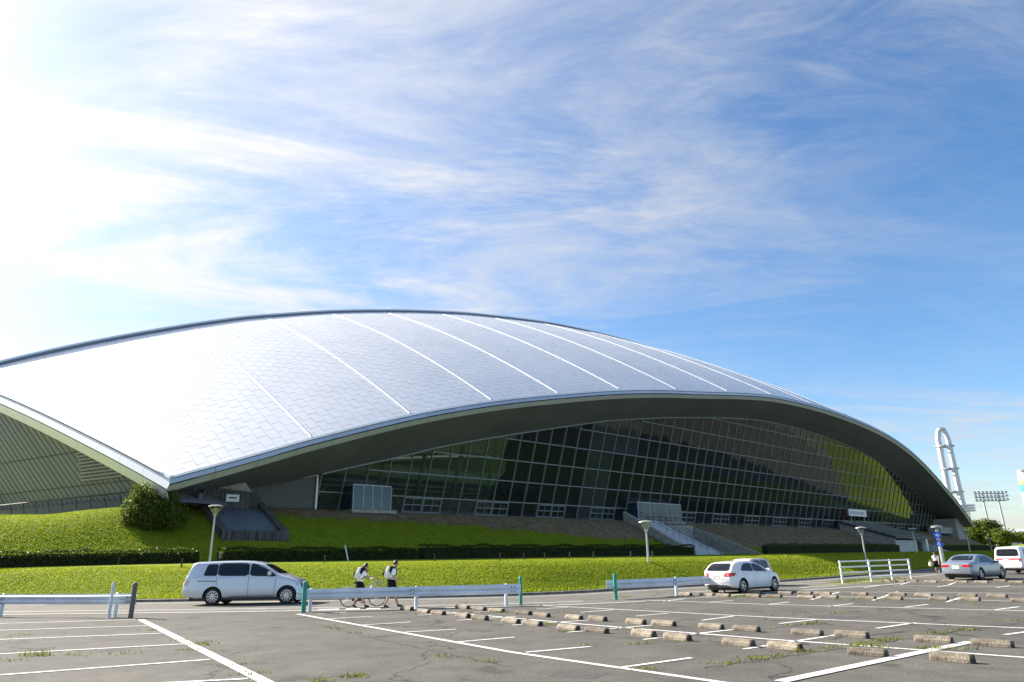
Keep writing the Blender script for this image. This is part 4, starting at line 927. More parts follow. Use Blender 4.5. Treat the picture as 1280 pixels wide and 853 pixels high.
# ------------------------------------------------------------------ cars (x forward, y left, z up; origin under the rear bumper)
def apply_boolean(o, cutters):
    for cu in cutters:
        md = o.modifiers.new('b', 'BOOLEAN'); md.operation = 'DIFFERENCE'; md.solver = 'EXACT'; md.object = cu
        try: md.material_mode = 'TRANSFER'
        except Exception: pass
    dg = bpy.context.evaluated_depsgraph_get(); dg.update(); me = bpy.data.meshes.new_from_object(o.evaluated_get(dg)); old = o.data; o.modifiers.clear(); o.data = me
    for cu in cutters: bpy.data.objects.remove(cu)
def car(name, label, spec, loc, heading, paint, glass_polys, rear_polys, side_polys, cat='car'):
    L_, Wd, top, belt, z0, wb, xr, rad, spokes = (spec[k] for k in ('L', 'W', 'top', 'belt', 'sill', 'wb', 'xr', 'r', 'spokes'))
    root = empty(name, loc, heading); tag(root, label, cat)
    tx = [p[0] for p in top]; tz = [p[1] for p in top]; hw = Wd / 2
    def htop(x): return smooth_interp(x, tx, tz)
    ra, fa = spec.get('ra', .10), spec.get('fa', .22)
    def half(x):
        w = 1.0
        if x < .7: w -= ra * ((.7 - x) / .7) ** 2.4
        if x > L_ - 1.1: w -= fa * ((x - L_ + 1.1) / 1.1) ** 2.2
        return hw * w
    xs = np.unique(np.concatenate([np.linspace(0, .6, 13), np.linspace(.6, L_ - .5, 34), np.linspace(L_ - .5, L_, 10)]))
    rings = []
    tumble = spec.get('tumble', .26)
    for x in xs:
        w = half(x); h = htop(x); zb = min(belt + spec.get('wedge', 0) * (L_ / 2 - x), h - .07); zs = z0 + (.10 * max(0, (.5 - x) / .5) + .06 * max(0, (x - L_ + .6) / .6))
        wt = max(.35 * w, w * .965 - tumble * max(0, h - zb)); up = h - zb
        half_ = [(w * .86, zs), (w * .965, zs + .05), (w * .995, zs + .16), (w, zs + .30 * (zb - zs)), (w, zs + .58 * (zb - zs)), (w * .985, zs + .66 * (zb - zs)), (w * .985, zs + .86 * (zb - zs)), (w * .965, zb - .01), (w * .955, zb + .01)]
        if up > .25:
            for t in (.25, .5, .75): half_.append((w * .955 + (wt - w * .955) * t, zb + (up - .10) * t))
            half_ += [(wt - .005, h - .10), (wt - .05, h - .045), (wt * .80, h - .02), (wt * .45, h - .005), (0, h)]
        else:
            for t in (.25, .5, .75): half_.append((w * (.955 - .05 * t), zb + .01 + up * .35 * t))
            half_ += [(w * .88, zb + up * .55), (w * .80, h - .022), (w * .66, h - .012), (w * .35, h - .003), (0, h)]
        ring = [Vector((x, y, z)) for y, z in half_] + [Vector((x, -y, z)) for y, z in reversed(half_[:-1])]
        rings.append(ring)
    def endring(r_, dx, k, zk):
        zc = sum(p.z for p in r_) / len(r_); return [Vector((p.x + dx, p.y * k, zc + (p.z - zc) * zk)) for p in r_]
    rings = [endring(rings[0], -.045, .95, .86), endring(rings[0], -.03, .98, .95)] + rings + [endring(rings[-1], .03, .97, .93), endring(rings[-1], .05, .92, .80)]
    b = MB(); b.loft(rings, True, True); body = b.build('body', [paint, M_BLACK], root)
    cut = []
    for wx in (xr, xr + wb):
        for sgn in (-1, 1):
            c = MB(); mm = Matrix.Translation((wx, sgn * (hw - .30), rad)) @ Matrix.Rotation(-sgn * math.pi / 2, 4, 'X'); c.lathe([(rad + .055, 0), (rad + .055, .6)], 28, mm, True); cu = c.build('cutter', M_BLACK); cu.parent = root; cut.append(cu)
    body.data.materials.clear(); body.data.materials.append(paint)
    apply_boolean(body, cut)
    body.data.polygons.foreach_set('use_smooth', [True] * len(body.data.polygons)); body.data.set_sharp_from_angle(angle=R(38))
    bvh = BVHTree.FromPolygons([tuple(v.co) for v in body.data.vertices], [tuple(p.vertices) for p in body.data.polygons])
    def patch(nm, poly, axis, mt, off=.006, parent=None, rnd=True, cuts=3):
        P2 = [Vector(p) for p in poly]
        if rnd:
            Q = []
            for i in range(len(P2)):
                a, c = P2[i], P2[(i + 1) % len(P2)]; Q += [a.lerp(c, .12), a.lerp(c, .88)]
            P2 = Q
        bm = bmesh.new(); vs_ = [bm.verts.new((p[0], p[1], 0)) for p in P2]; bm.faces.new(vs_); bmesh.ops.triangulate(bm, faces=bm.faces[:])
        for _ in range(cuts):
            lg = [e for e in bm.edges if e.calc_length() > .07]
            if lg: bmesh.ops.subdivide_edges(bm, edges=lg, cuts=1); bmesh.ops.triangulate(bm, faces=[f for f in bm.faces if len(f.verts) > 4])
        for v in bm.verts:
            a, c = v.co.x, v.co.y
            o_, d_ = {'right': (Vector((a, -3, c)), Vector((0, 1, 0))), 'left': (Vector((a, 3, c)), Vector((0, -1, 0))), 'rear': (Vector((-3, a, c)), Vector((1, 0, 0))), 'front': (Vector((L_ + 3, a, c)), Vector((-1, 0, 0)))}[axis]
            h = bvh.ray_cast(o_, d_)
            if h[0] is None: v.co = o_ + d_ * 3
            else: v.co = h[0] - d_ * off
        me = bpy.data.meshes.new(nm); bm.to_mesh(me); bm.free(); me.polygons.foreach_set('use_smooth', [True] * len(me.polygons)); return link(nm, me, mt, parent or root)
    for ax in ('right', 'left'):
        for poly in glass_polys: patch('side_window', poly, ax, M_CGLASS)
        for nm, poly, mt in side_polys: patch(nm, poly, ax, mt, .005, rnd=False)
        sg = -1 if ax == 'right' else 1
        mx_, mz_ = spec['mirror']; b = MB(); y = sg * (hw - .02)
        b.loft([[Vector((mx_ + dx * s, y + sg * k, mz_ + dz * s)) for dx, dz in ((-.07, -.06), (.06, -.06), (.08, .0), (.05, .09), (-.06, .09))] for k, s in ((-.08, .4), (.03, .8), (.12, 1), (.2, .85))], True, True); b.build('mirror', paint, root, 50)
        for hx, hz in spec['handles']:
            h = bvh.ray_cast(Vector((hx, sg * 3, hz)), Vector((0, -sg, 0)))
            if h[0]: b = MB(); q = h[0]; b.box((hx - .09, q.y - .02, hz - .018), (hx + .09, q.y + .02, hz + .018)); b.build('door_handle', M_CHROME if spec.get('chrome') else paint, root)
    for nm, poly, mt, rnd in rear_polys:
        ob = patch(nm, poly, 'rear', mt, .008, rnd=rnd)
    patch('windscreen', spec['screen'], 'front', M_CGLASS); patch('grille', [(-.5, .55), (.5, .55), (.45, .72), (-.45, .72)], 'front', M_BLACK)
    for sg in (-1, 1): patch('headlight', [(sg * (hw - .42), .64), (sg * (hw - .12), .66), (sg * (hw - .14), .80), (sg * (hw - .40), .76)], 'front', M_LGLASS)
    b = MB(); b.box((.25, -hw + .12, z0 - .06), (L_ - .3, hw - .12, z0 + .05)); b.build('underbody', M_BLACK, root)
    # wheels
    for wx in (xr, xr + wb):
        for sgn in (-1, 1):
            wM = Matrix.Translation((wx, sgn * (hw - .12), rad)) @ Matrix.Rotation(-sgn * math.pi / 2, 4, 'X')
            b = MB(); b.lathe([(.03, .075), (.05, .085), (.001, .09)], 12, wM); wheel = b.build('wheel', M_CHROME, root)
            b = MB(); ri = rad * .68; b.lathe([(ri, -.10), (rad * .93, -.105), (rad, -.08), (rad, .07), (rad * .94, .10), (ri + .01, .09), (ri, .06)], 32, wM); b.build('tyre', M_TYRE, wheel, 45)
            b = MB(); b.lathe([(ri, .085), (ri - .02, .088), (ri - .035, .05), (ri - .04, -.08)], 32, wM)
            for k in range(spokes):
                a = 2 * math.pi * k / spokes; mm = wM @ Matrix.Rotation(a, 4, 'Z'); b.box((.02, -.021, .05), (ri - .02, .021, .078), mm)
            b.lathe([(.001, .06), (.07, .06), (.07, .08), (.001, .082)], 14, wM); b.build('rim', M_CHROME, wheel, 40)
            b = MB(); b.lathe([(.001, -.02), (ri - .02, -.02)], 24, wM); b.build('brake_disc', M_DARK, wheel)
    return root
M_SILV = mat('silver_paint', (.60, .63, .68), .30, metal=.45, coat=.7)
M_WPAINT = mat('white_paint', (.80, .80, .80), .3, coat=.7)
M_GSILV = mat('blue_silver_paint', (.26, .30, .36), .3, metal=.45, coat=.5)
M_BEIGE = mat('beige_paint', (.55, .50, .38), .35, coat=.5)
M_RED = mat('red_lens', (.45, .008, .012), .15, coat=.6)
M_CLEAR = mat('clear_lens', (.55, .55, .55), .15, coat=.6)
M_PLATE = mat('number_plate', (.78, .78, .76), .5)
M_PINK = mat('pale_lens', (.62, .42, .42), .2, coat=.5)
M_SEAM = mat('panel_gap', (.03, .03, .035), .6)
def seamv(x, z0, z1, lean=0): return ('door_seam', [(x, z0), (x + .012, z0), (x + .012 + lean, z1), (x + lean, z1)], M_SEAM)
# silver minivan
a, c = gnd(264, 757.3), gnd(357, 755.6); hd = math.atan2(c.y - a.y, c.x - a.x); hdir = Vector((math.cos(hd), math.sin(hd), 0)); lft = Vector((-hdir.y, hdir.x, 0))
sc = (c - a).length / 2.87
root = car('minivan', 'silver minivan with dark rear windows driving along the road past the lawn', dict(L=4.58, W=1.70, sill=.24, belt=1.06, wb=2.87, xr=1.18, r=.325, spokes=10, tumble=.20, wedge=0,
    top=[(0, .92), (.05, 1.10), (.16, 1.40), (.28, 1.60), (.6, 1.63), (1.5, 1.655), (2.4, 1.635), (2.95, 1.53), (3.4, 1.30), (3.74, 1.11), (4.1, 1.0), (4.40, .86), (4.53, .72), (4.58, .62)],
    ra=.12, fa=.22, mirror=(3.38, 1.14), handles=[(2.36, .99), (2.72, .98)], screen=[(-.62, 1.14), (.62, 1.14), (.50, 1.50), (-.50, 1.50)], chrome=True), (0, 0, 0), hd, M_SILV,
    [[(.74, 1.10), (1.28, 1.09), (1.28, 1.53), (.86, 1.53)], [(1.30, 1.09), (2.53, 1.07), (2.50, 1.555), (1.30, 1.56)], [(2.55, 1.07), (3.66, 1.035), (3.30, 1.27), (2.95, 1.46), (2.56, 1.545)]],
    [('rear_window', [(-.58, 1.06), (.58, 1.06), (.50, 1.50), (-.50, 1.50)], M_CGLASS, True), ('tail_light', [(-.80, .72), (-.62, .74), (-.62, 1.0), (-.78, 1.0)], M_PINK, True), ('tail_light', [(.80, .72), (.62, .74), (.62, 1.0), (.78, 1.0)], M_PINK, True), ('number_plate', [(-.17, .66), (.17, .66), (.17, .83), (-.17, .83)], M_PLATE, False)],
    [seamv(1.29, .40, 1.06), seamv(2.54, .34, 1.06, -.02), seamv(3.56, .36, .99, .03), ('door_rail', [(.55, .895), (1.28, .88), (1.28, .912), (.55, .925)], M_SEAM), ('sill_trim', [(1.55, .31), (3.60, .31), (3.60, .335), (1.55, .335)], M_SEAM), ('tail_light_side', [(.03, .74), (.12, .72), (.26, .92), (.10, .96)], M_PINK)], 'minivan')
root.scale = (sc, sc, sc) if .9 < sc < 1.1 else (1, 1, 1); sc = root.scale[0]
root.location = a - hdir * 1.18 * sc + lft * (.85 - .05) * sc
# white hatchback
a, c = gnd(930, 742), gnd(972.5, 739); hd = R(39); hdir = Vector((math.cos(hd), math.sin(hd), 0)); lft = Vector((-hdir.y, hdir.x, 0))
root = car('hatchback', 'white hatchback parked by the guardrail with red tail lights', dict(L=4.30, W=1.78, sill=.20, belt=.93, wb=2.70, xr=.80, r=.32, spokes=5, tumble=.34, wedge=.03,
    top=[(0, .86), (.06, 1.0), (.30, 1.22), (.55, 1.36), (.9, 1.41), (1.7, 1.435), (2.2, 1.40), (2.7, 1.22), (3.15, 1.0), (3.6, .92), (4.0, .82), (4.24, .66), (4.30, .58)],
    ra=.15, fa=.25, mirror=(2.85, .99), handles=[(1.15, .86), (2.02, .84)], screen=[(-.6, 1.02), (.6, 1.02), (.48, 1.32), (-.48, 1.32)]), (0, 0, 0), hd, M_WPAINT,
    [[(.72, 1.0), (1.79, .955), (1.78, 1.325), (1.22, 1.32), (.95, 1.20)], [(1.82, .955), (2.98, .93), (2.62, 1.14), (2.25, 1.29), (1.84, 1.32)]],
    [('rear_window', [(-.66, .99), (.66, .99), (.54, 1.33), (-.54, 1.33)], M_CGLASS, True), ('tail_light', [(-.83, .76), (-.44, .74), (-.40, .90), (-.80, .93)], M_RED, True), ('tail_light', [(.83, .76), (.44, .74), (.40, .90), (.80, .93)], M_RED, True), ('number_plate', [(-.17, .66), (.17, .66), (.17, .80), (-.17, .80)], M_PLATE, False), ('plate_recess_shade', [(-.40, .62), (.40, .62), (.42, .86), (-.42, .86)], mat('recess_shade_grey', (.5, .5, .5), .5), True), ('bumper_diffuser', [(-.70, .24), (.70, .24), (.62, .38), (-.62, .38)], M_BLACK, True)],  # flush patch round the plate: shade of the recess painted as grey
    [seamv(1.80, .32, .95), seamv(.98, .55, .97, -.12), seamv(2.98, .34, .93, .06), ('tail_light_side', [(.06, .78), (.34, .83), (.28, .92), (.06, .93)], M_RED)])
root.scale = (.93, .93, .95); root.location = a - hdir * .75 + lft * .77
# light car beyond the hatchback
q = aty(925, 730, 37.5); root = car('compact_car', 'pale beige compact car mostly hidden behind the white hatchback', dict(L=3.4, W=1.48, sill=.22, belt=.98, wb=2.4, xr=.5, r=.28, spokes=6, tumble=.18,
    top=[(0, .90), (.05, 1.2), (.22, 1.56), (.5, 1.63), (1.4, 1.65), (2.2, 1.60), (2.6, 1.35), (2.85, 1.08), (3.2, .95), (3.36, .78), (3.4, .7)], ra=.08, fa=.15, mirror=(2.5, 1.1), handles=[(1.0, .9), (1.9, .9)], screen=[(-.5, 1.12), (.5, 1.12), (.45, 1.5), (-.45, 1.5)]), (0, 0, 0), R(222), M_BEIGE,
    [[(.35, 1.03), (1.3, 1.03), (1.3, 1.52), (.48, 1.50)], [(1.34, 1.03), (2.62, 1.03), (2.2, 1.50), (1.34, 1.53)]], [('rear_window', [(-.5, 1.1), (.5, 1.1), (.46, 1.5), (-.46, 1.5)], M_CGLASS, True)], [seamv(1.32, .34, 1.0)])
root.scale = (.88, .95, .87); root.location = (13.75, 40.35, 0)
# silver sedan
hd = R(35); hdir = Vector((math.cos(hd), math.sin(hd), 0)); lft = Vector((-hdir.y, hdir.x, 0)); a = gnd(1228, 725.5)
root = car('sedan', 'blue-silver sedan parked in the far row with its tail to the open lot', dict(L=4.70, W=1.83, sill=.20, belt=.92, wb=2.81, xr=.98, r=.33, spokes=5, tumble=.36,
    top=[(0, .94), (.08, 1.0), (.45, 1.04), (.75, 1.09), (1.15, 1.29), (1.6, 1.41), (2.2, 1.43), (2.65, 1.37), (3.1, 1.17), (3.45, 1.0), (3.9, .91), (4.4, .80), (4.64, .66), (4.70, .58)],
    ra=.13, fa=.24, mirror=(3.1, .98), handles=[(1.55, .85), (2.45, .83)], screen=[(-.62, 1.02), (.62, 1.02), (.5, 1.34), (-.5, 1.34)]), (0, 0, 0), hd, M_GSILV,
    [[(1.12, .99), (1.98, .96), (1.98, 1.315), (1.55, 1.30)], [(2.02, .96), (3.22, .94), (2.8, 1.17), (2.45, 1.31), (2.04, 1.325)]],
    [('rear_window', [(-.62, 1.10), (.62, 1.10), (.50, 1.36), (-.50, 1.36)], M_CGLASS, True), ('tail_light', [(-.86, .72), (-.38, .74), (-.34, .86), (-.82, .88)], M_RED, True), ('tail_light', [(.86, .72), (.38, .74), (.34, .86), (.82, .88)], M_RED, True), ('number_plate', [(-.19, .66), (.19, .66), (.19, .82), (-.19, .82)], M_PLATE, False), ('bumper_diffuser', [(-.75, .24), (.75, .24), (.7, .38), (-.7, .38)], M_BLACK, True)],
    [seamv(2.0, .32, .95), seamv(1.12, .52, .97, .1), seamv(3.2, .34, .93, .06)], 'sedan')
root.location = a - hdir * .98 + lft * .85
# white van at the right
hd = R(37); hdir = Vector((math.cos(hd), math.sin(hd), 0)); lft = Vector((-hdir.y, hdir.x, 0)); a = gnd(1287, 718)
root = car('van', 'tall white van with a full-width red tail light bar behind the silver sedan', dict(L=4.75, W=1.80, sill=.32, belt=1.10, wb=2.85, xr=.95, r=.36, spokes=6, tumble=.12,
    top=[(0, 1.02), (.03, 1.25), (.14, 1.66), (.28, 1.83), (.6, 1.87), (2.0, 1.89), (3.0, 1.85), (3.4, 1.66), (3.8, 1.30), (4.0, 1.14), (4.5, 1.02), (4.7, .86), (4.75, .75)],
    ra=.06, fa=.15, mirror=(3.6, 1.25), handles=[(1.9, 1.05), (2.75, 1.05)], screen=[(-.66, 1.25), (.66, 1.25), (.58, 1.74), (-.58, 1.74)]), (0, 0, 0), hd, M_WPAINT,
    [[(.55, 1.16), (1.4, 1.16), (1.4, 1.72), (.62, 1.70)], [(1.44, 1.16), (2.5, 1.16), (2.5, 1.73), (1.44, 1.73)], [(2.54, 1.16), (3.6, 1.16), (3.3, 1.5), (3.05, 1.70), (2.54, 1.73)]],
    [('rear_window', [(-.70, 1.22), (.70, 1.22), (.64, 1.72), (-.64, 1.72)], M_CGLASS, True), ('tail_light_bar', [(-.84, .98), (.84, .98), (.83, 1.08), (-.83, 1.08)], M_RED, False), ('tail_light', [(-.85, .86), (-.66, .86), (-.66, 1.08), (-.84, 1.08)], M_RED, True), ('tail_light', [(.85, .86), (.66, .86), (.66, 1.08), (.84, 1.08)], M_RED, True), ('number_plate', [(-.17, .62), (.17, .62), (.17, .78), (-.17, .78)], M_PLATE, False)],
    [seamv(1.42, .42, 1.12), seamv(2.52, .42, 1.7), seamv(3.6, .42, 1.1)], 'van')
root.location = a - hdir * .95 + lft * .8

# ------------------------------------------------------------------ people
M_SKIN = mat('skin', (.42, .25, .17), .55); M_SHIRT = mat('white_shirt', (.78, .79, .82), .8, var=.05, vscale=9); M_SKIRT = mat('navy_cloth', (.010, .011, .016), .95, spec=.1); M_HAIR = mat('black_hair', (.012, .010, .010), .5); M_SHOE = mat('black_shoe', (.012, .012, .012), .5)
M_BAGW = mat('bag_white', (.66, .66, .66), .7); M_SOCK = mat('dark_sock', (.03, .03, .035), .8)
def skin_mesh(name, nodes, edges, mt, parent, root_i=0, sub=2):
    me = bpy.data.meshes.new(name); me.from_pydata([n[0] for n in nodes], edges, []); o = bpy.data.objects.new(name, me); C.objects.link(o)
    md = o.modifiers.new('s', 'SKIN'); md.use_smooth_shade = True
    sv = me.skin_vertices[0].data
    for i, n in enumerate(nodes): r_ = n[1]; sv[i].radius = r_ if isinstance(r_, tuple) else (r_, r_); sv[i].use_root = (i == root_i)
    s2 = o.modifiers.new('d', 'SUBSURF'); s2.levels = sub; s2.render_levels = sub
    dg = bpy.context.evaluated_depsgraph_get(); dg.update(); m2 = bpy.data.meshes.new_from_object(o.evaluated_get(dg)); bpy.data.objects.remove(o)
    m2.polygons.foreach_set('use_smooth', [True] * len(m2.polygons)); return link(name, m2, mt, parent)
def person(loc, heading, label, H, legs, arms, lean, hairlen, skirt=True, group=None):
    # local frame: x forward, y left, z up. legs: [(knee,ankle,toe)] left,right; arms: [(elbow,wrist)] left,right as offsets in metres for H = 1.58
    k = H / 1.58; root = empty('person', loc, heading); root.scale = (k, k, k); tag(root, label, 'person', group)
    hip = Vector((0, 0, .84)); sh = Vector((lean, 0, 1.28)); nk = Vector((lean + .03, 0, 1.36)); hd_ = Vector((lean + .07, 0, 1.47))
    nodes = [(hip, (.13, .10)), (hip.lerp(sh, .45), (.115, .09)), (hip.lerp(sh, .85), (.14, .085)), (nk, (.052, .052)), (hd_ + Vector((-.01, 0, -.03)), (.078, .088)), (hd_ + Vector((0, 0, .055)), (.075, .085))]
    edges = [(0, 1), (1, 2), (2, 3), (3, 4), (4, 5)]
    hands = []
    for s, (kn, an, toe) in zip((1, -1), legs):
        b0 = len(nodes); nodes += [(Vector((0, s * .085, .78)), .082), (Vector(kn) + Vector((0, s * .08, 0)), .054), (Vector(kn).lerp(Vector(an), .35) + Vector((-.02, s * .08, 0)), .052), (Vector(an) + Vector((0, s * .08, 0)), .033), (Vector(toe) + Vector((0, s * .085, 0)), .03)]
        edges += [(0, b0), (b0, b0 + 1), (b0 + 1, b0 + 2), (b0 + 2, b0 + 3), (b0 + 3, b0 + 4)]
    for s, (el, wr) in zip((1, -1), arms):
        b0 = len(nodes); S_ = sh + Vector((0, s * .165, -.02)); el = Vector(el) + Vector((0, s * .19, 0)); wr = Vector(wr) + Vector((0, s * .17, 0)); d = (wr - el).normalized(); pl_ = wr + d * .05
        nodes += [(S_, .05), (el, .037), (wr, .025), (pl_, (.030, .020))]; edges += [(2, b0), (b0, b0 + 1), (b0 + 1, b0 + 2), (b0 + 2, b0 + 3)]
        for q, L__ in ((-.024, .062), (-.008, .072), (.008, .068), (.023, .055)):
            b1 = len(nodes); side = Vector((0, 0, 1)).cross(d).normalized() * q; t1 = pl_ + d * .035 + side; t2 = t1 + d * L__ * .6 + Vector((0, 0, -.018)); t3 = t2 + d * L__ * .25 + Vector((0, 0, -.03))
            nodes += [(t1, .010), (t2, .009), (t3, .008)]; edges += [(b0 + 3, b1), (b1, b1 + 1), (b1 + 1, b1 + 2)]
        b1 = len(nodes); th = wr + d * .035 + Vector((0, -s * .035, 0)); nodes += [(th, .011), (th + d * .035 + Vector((0, -s * .012, -.01)), .009)]; edges += [(b0 + 2, b1), (b1, b1 + 1)]; hands.append(pl_)
    body = skin_mesh('body', nodes, edges, M_SKIN, root)
    # face
    b = MB(); b.lathe([(.001, .03), (.012, .012), (.016, -.005), (.001, -.012)], 8, Matrix.Translation(hd_ + Vector((.075, 0, 0))) @ Matrix.Rotation(R(90), 4, 'Y')); b.build('nose', M_SKIN, body, 60)
    for s in (1, -1):
        b = MB(); b.lathe([(.001, .012), (.011, .006), (.013, 0), (.001, -.004)], 8, Matrix.Translation(hd_ + Vector((.072, s * .032, .022))) @ Matrix.Rotation(R(90), 4, 'Y')); b.build('eye', M_HAIR, body, 60)
        b = MB(); b.lathe([(.001, .01), (.022, .006), (.026, -.002), (.001, -.01)], 8, Matrix.Translation(hd_ + Vector((-.005, s * .083, .0))) @ Matrix.Rotation(-s * R(90), 4, 'X')); b.build('ear', M_SKIN, body, 60)
    b = MB(); b.box((hd_.x + .07, -.022, hd_.z - .052), (hd_.x + .082, .022, hd_.z - .042)); b.build('mouth', mat('lips', (.35, .12, .10), .5), body)
    # hair
    b = MB(); rings = []
    for t in np.linspace(0, 1, 9):
        a = t * math.pi * .62; r_ = .104 * math.sin(a) + .002; z = hd_.z + .03 + .112 * math.cos(a); rings.append([Vector((hd_.x - .014 + r_ * math.cos(q) * (1.0 if math.cos(q) < 0 else max(.45, 1.0 - max(0, t - .35) * 1.1)), r_ * .93 * math.sin(q), z)) for q in np.linspace(0, 2 * math.pi, 18, endpoint=False)])
    b.loft(rings, True, True); hr = b.build('hair', M_HAIR, root, 70)
    if hairlen: b = MB(); b.tube([hd_ + Vector((-.10, 0, .03)), hd_ + Vector((-.15, 0, -.03)), hd_ + Vector((-.16, 0, -.03 - hairlen))], [.035, .04, .015], 10); b.build('ponytail', M_HAIR, hr, 60)
    # shirt: torso and sleeves
    sn = [(hip + Vector((.0, 0, -.05)), (.150, .118)), (hip.lerp(sh, .4), (.145, .108)), (hip.lerp(sh, .85), (.165, .103)), (nk - Vector((.01, 0, .045)), (.07, .068))]; se = [(0, 1), (1, 2), (2, 3)]
    for s, (el, wr) in zip((1, -1), arms):
        b0 = len(sn); S_ = sh + Vector((0, s * .165, -.015)); E_ = S_.lerp(Vector(el) + Vector((0, s * .19, 0)), .72); sn += [(S_, .068), (E_, .064)]; se += [(2, b0), (b0, b0 + 1)]
    skin_mesh('shirt', sn, se, M_SHIRT, root)
    # skirt or shorts
    b = MB(); rings = []
    kx = (legs[0][0][0] + legs[1][0][0]) / 2; sp = max(.17, abs(legs[0][0][0] - legs[1][0][0]) / 2 + .09)
    for t in np.linspace(0, 1, 7):
        z = .95 - .45 * t; rx = .135 + (sp - .10) * t; ry = .155 + .04 * t; cx = kx * t * .8
        rings.append([Vector((cx + rx * math.cos(q) * (1 + .05 * t * math.cos(9 * q)), ry * math.sin(q) * (1 + .05 * t * math.cos(9 * q)), z)) for q in np.linspace(0, 2 * math.pi, 36, endpoint=False)])
    b.loft(rings, True); b.build('skirt', M_SKIRT, root, 70)
    for s, (kn, an, toe) in zip((1, -1), legs):
        an, toe = Vector(an) + Vector((0, s * .082, 0)), Vector(toe) + Vector((0, s * .085, 0)); d = (toe - an); skin_mesh('shoe', [(an + Vector((-.03, 0, -.035)), .042), (an.lerp(toe, .45) + Vector((0, 0, -.012)), (.044, .04)), (toe + d.normalized() * .05, (.036, .026))], [(0, 1), (1, 2)], M_SHOE, root)
    return root, hands
def backpack(loc, heading, lean, k, label):
    root = empty('backpack', loc, heading); root.scale = (k, k, k); tag(root, label, 'backpack', 'school backpacks')
    def box_round(lo, hi, mt, nm, par=root):
        b = MB(); b.box(lo, hi); o = b.build(nm, mt, par); md = bmesh.new(); md.from_mesh(o.data); bmesh.ops.bevel(md, geom=md.edges[:], offset=.035, segments=3, affect='EDGES'); md.to_mesh(o.data); md.free(); o.data.polygons.foreach_set('use_smooth', [True] * len(o.data.polygons)); return o
    o = box_round((-.30, -.15, -.20), (-.09, .15, .22), M_BAGW, 'bag'); o.rotation_euler = (0, lean, 0)
    o = box_round((-.36, -.12, -.17), (-.27, .12, .02), M_SKIRT, 'front_pocket'); o.rotation_euler = (0, lean, 0)
    o = box_round((-.20, -.155, .0), (-.05, .155, .25), M_SKIRT, 'top_flap'); o.rotation_euler = (0, lean, 0)
    for s in (1, -1):
        b = MB(); b.tube([(-.10, s * .10, .20), (.02, s * .11, .27), (.13, s * .115, .16), (.12, s * .12, -.02), (-.08, s * .13, -.15)], .017, 8); b.build('strap', M_SKIRT, root, 60)
    return root
def ground_legs(a1, a2):
    # (knee, ankle, toe) for left and right leg, walking
    return a1, a2
L1 = [((.06, 0, .45), (-.22, 0, .10), (-.10, 0, .03)), ((.14, 0, .46), (.26, 0, .075), (.38, 0, .035))]
pA = Vector((-5.80, 26.75, .004)); rA, hA = person(pA, R(8), 'dark-haired student in white shirt pushing a bicycle', 1.52, L1, [((.30, 0, 1.08), (.50, 0, 1.10)), ((.30, 0, 1.08), (.50, 0, 1.10))], .18, .16, group='students walking along the guardrail')
backpack(pA + Vector((0.13, 0, 1.11)), R(8), R(24), .96, 'white and black backpack on the student pushing the bicycle')
L2 = [((.16, 0, .46), (.27, 0, .075), (.40, 0, .045)), ((.02, 0, .45), (-.20, 0, .085), (-.08, 0, .03))]
pB = Vector((-4.60, 26.55, .004)); rB, hB = person(pB, R(8), 'dark-haired student in white shirt walking ahead with swinging arm', 1.60, L2, [((-.02, 0, 1.03), (.14, 0, .88)), ((.06, 0, 1.02), (.30, 0, .93))], .11, 0, group='students walking along the guardrail')
backpack(pB + Vector((.07, 0, 1.14)), R(8), R(18), 1.0, 'white and black backpack on the student walking ahead')
pC = gnd(1173, 717.5); rC, _ = person((pC.x, pC.y, .004), R(62), 'dark-haired person in white shirt and dark skirt walking beside the silver sedan', 1.58, L2, [((.02, 0, 1.04), (.12, 0, .84)), ((-.08, 0, 1.05), (-.14, 0, .84))], .05, .2)
b = MB(); b.lathe([(.001, -.16), (.13, -.15), (.16, -.02), (.13, .10), (.02, .14)], 14); b.tube([(-.1, 0, .1), (-.05, 0, .3), (.05, 0, .3), (.1, 0, .1)], .012, 6); hb = b.build('hand_bag', mat('cream_bag', (.6, .55, .42), .7), None, 50); hb.location = (pC.x - .38, pC.y + .1, .72); tag(hb, 'cream hand bag carried by the person beside the silver sedan', 'bag')
# bicycle
bk = empty('bicycle', (-5.70, 27.05, .004), R(8)); tag(bk, 'city bicycle with black tyres and front basket pushed by a student', 'bicycle')
M_BIKE = mat('bike_silver', (.5, .5, .5), .35, metal=.6)
def bwheel(x):
    T = Matrix.Translation((x, 0, .33)) @ Matrix.Rotation(R(90), 4, 'X')
    b = MB(); b.lathe([(.018, -.03), (.018, .03)], 10, T, True)
    for k in range(18):
        a = 2 * math.pi * k / 18; b.tube([T @ Vector((.015 * math.cos(a), .015 * math.sin(a), .02 * (1 if k % 2 else -1))), T @ Vector((.305 * math.cos(a), .305 * math.sin(a), 0))], .0028, 4)
    w = b.build('wheel', M_BIKE, bk)
    b = MB(); b.lathe([(.300, -.015), (.312, -.018), (.328, -.012), (.332, 0), (.328, .012), (.312, .018), (.300, .015), (.296, 0), (.300, -.015)], 40, T); b.build('tyre', M_TYRE, w, 60)
bwheel(-.52); bwheel(.52)
b = MB(); BB = (-.10, 0, .30); b.tube([(-.52, .04, .33), BB], .011, 8); b.tube([(-.52, .04, .33), (-.20, 0, .72)], .010, 8); b.tube([BB, (-.22, 0, .82)], .017, 8); b.tube([BB, (.32, 0, .72)], .019, 8); b.tube([(-.16, 0, .58), (.34, 0, .78)], .016, 8); b.tube([(.30, 0, .92), (.38, 0, .62), (.52, 0, .33)], .016, 8); b.build('frame', M_BIKE, bk, 50)
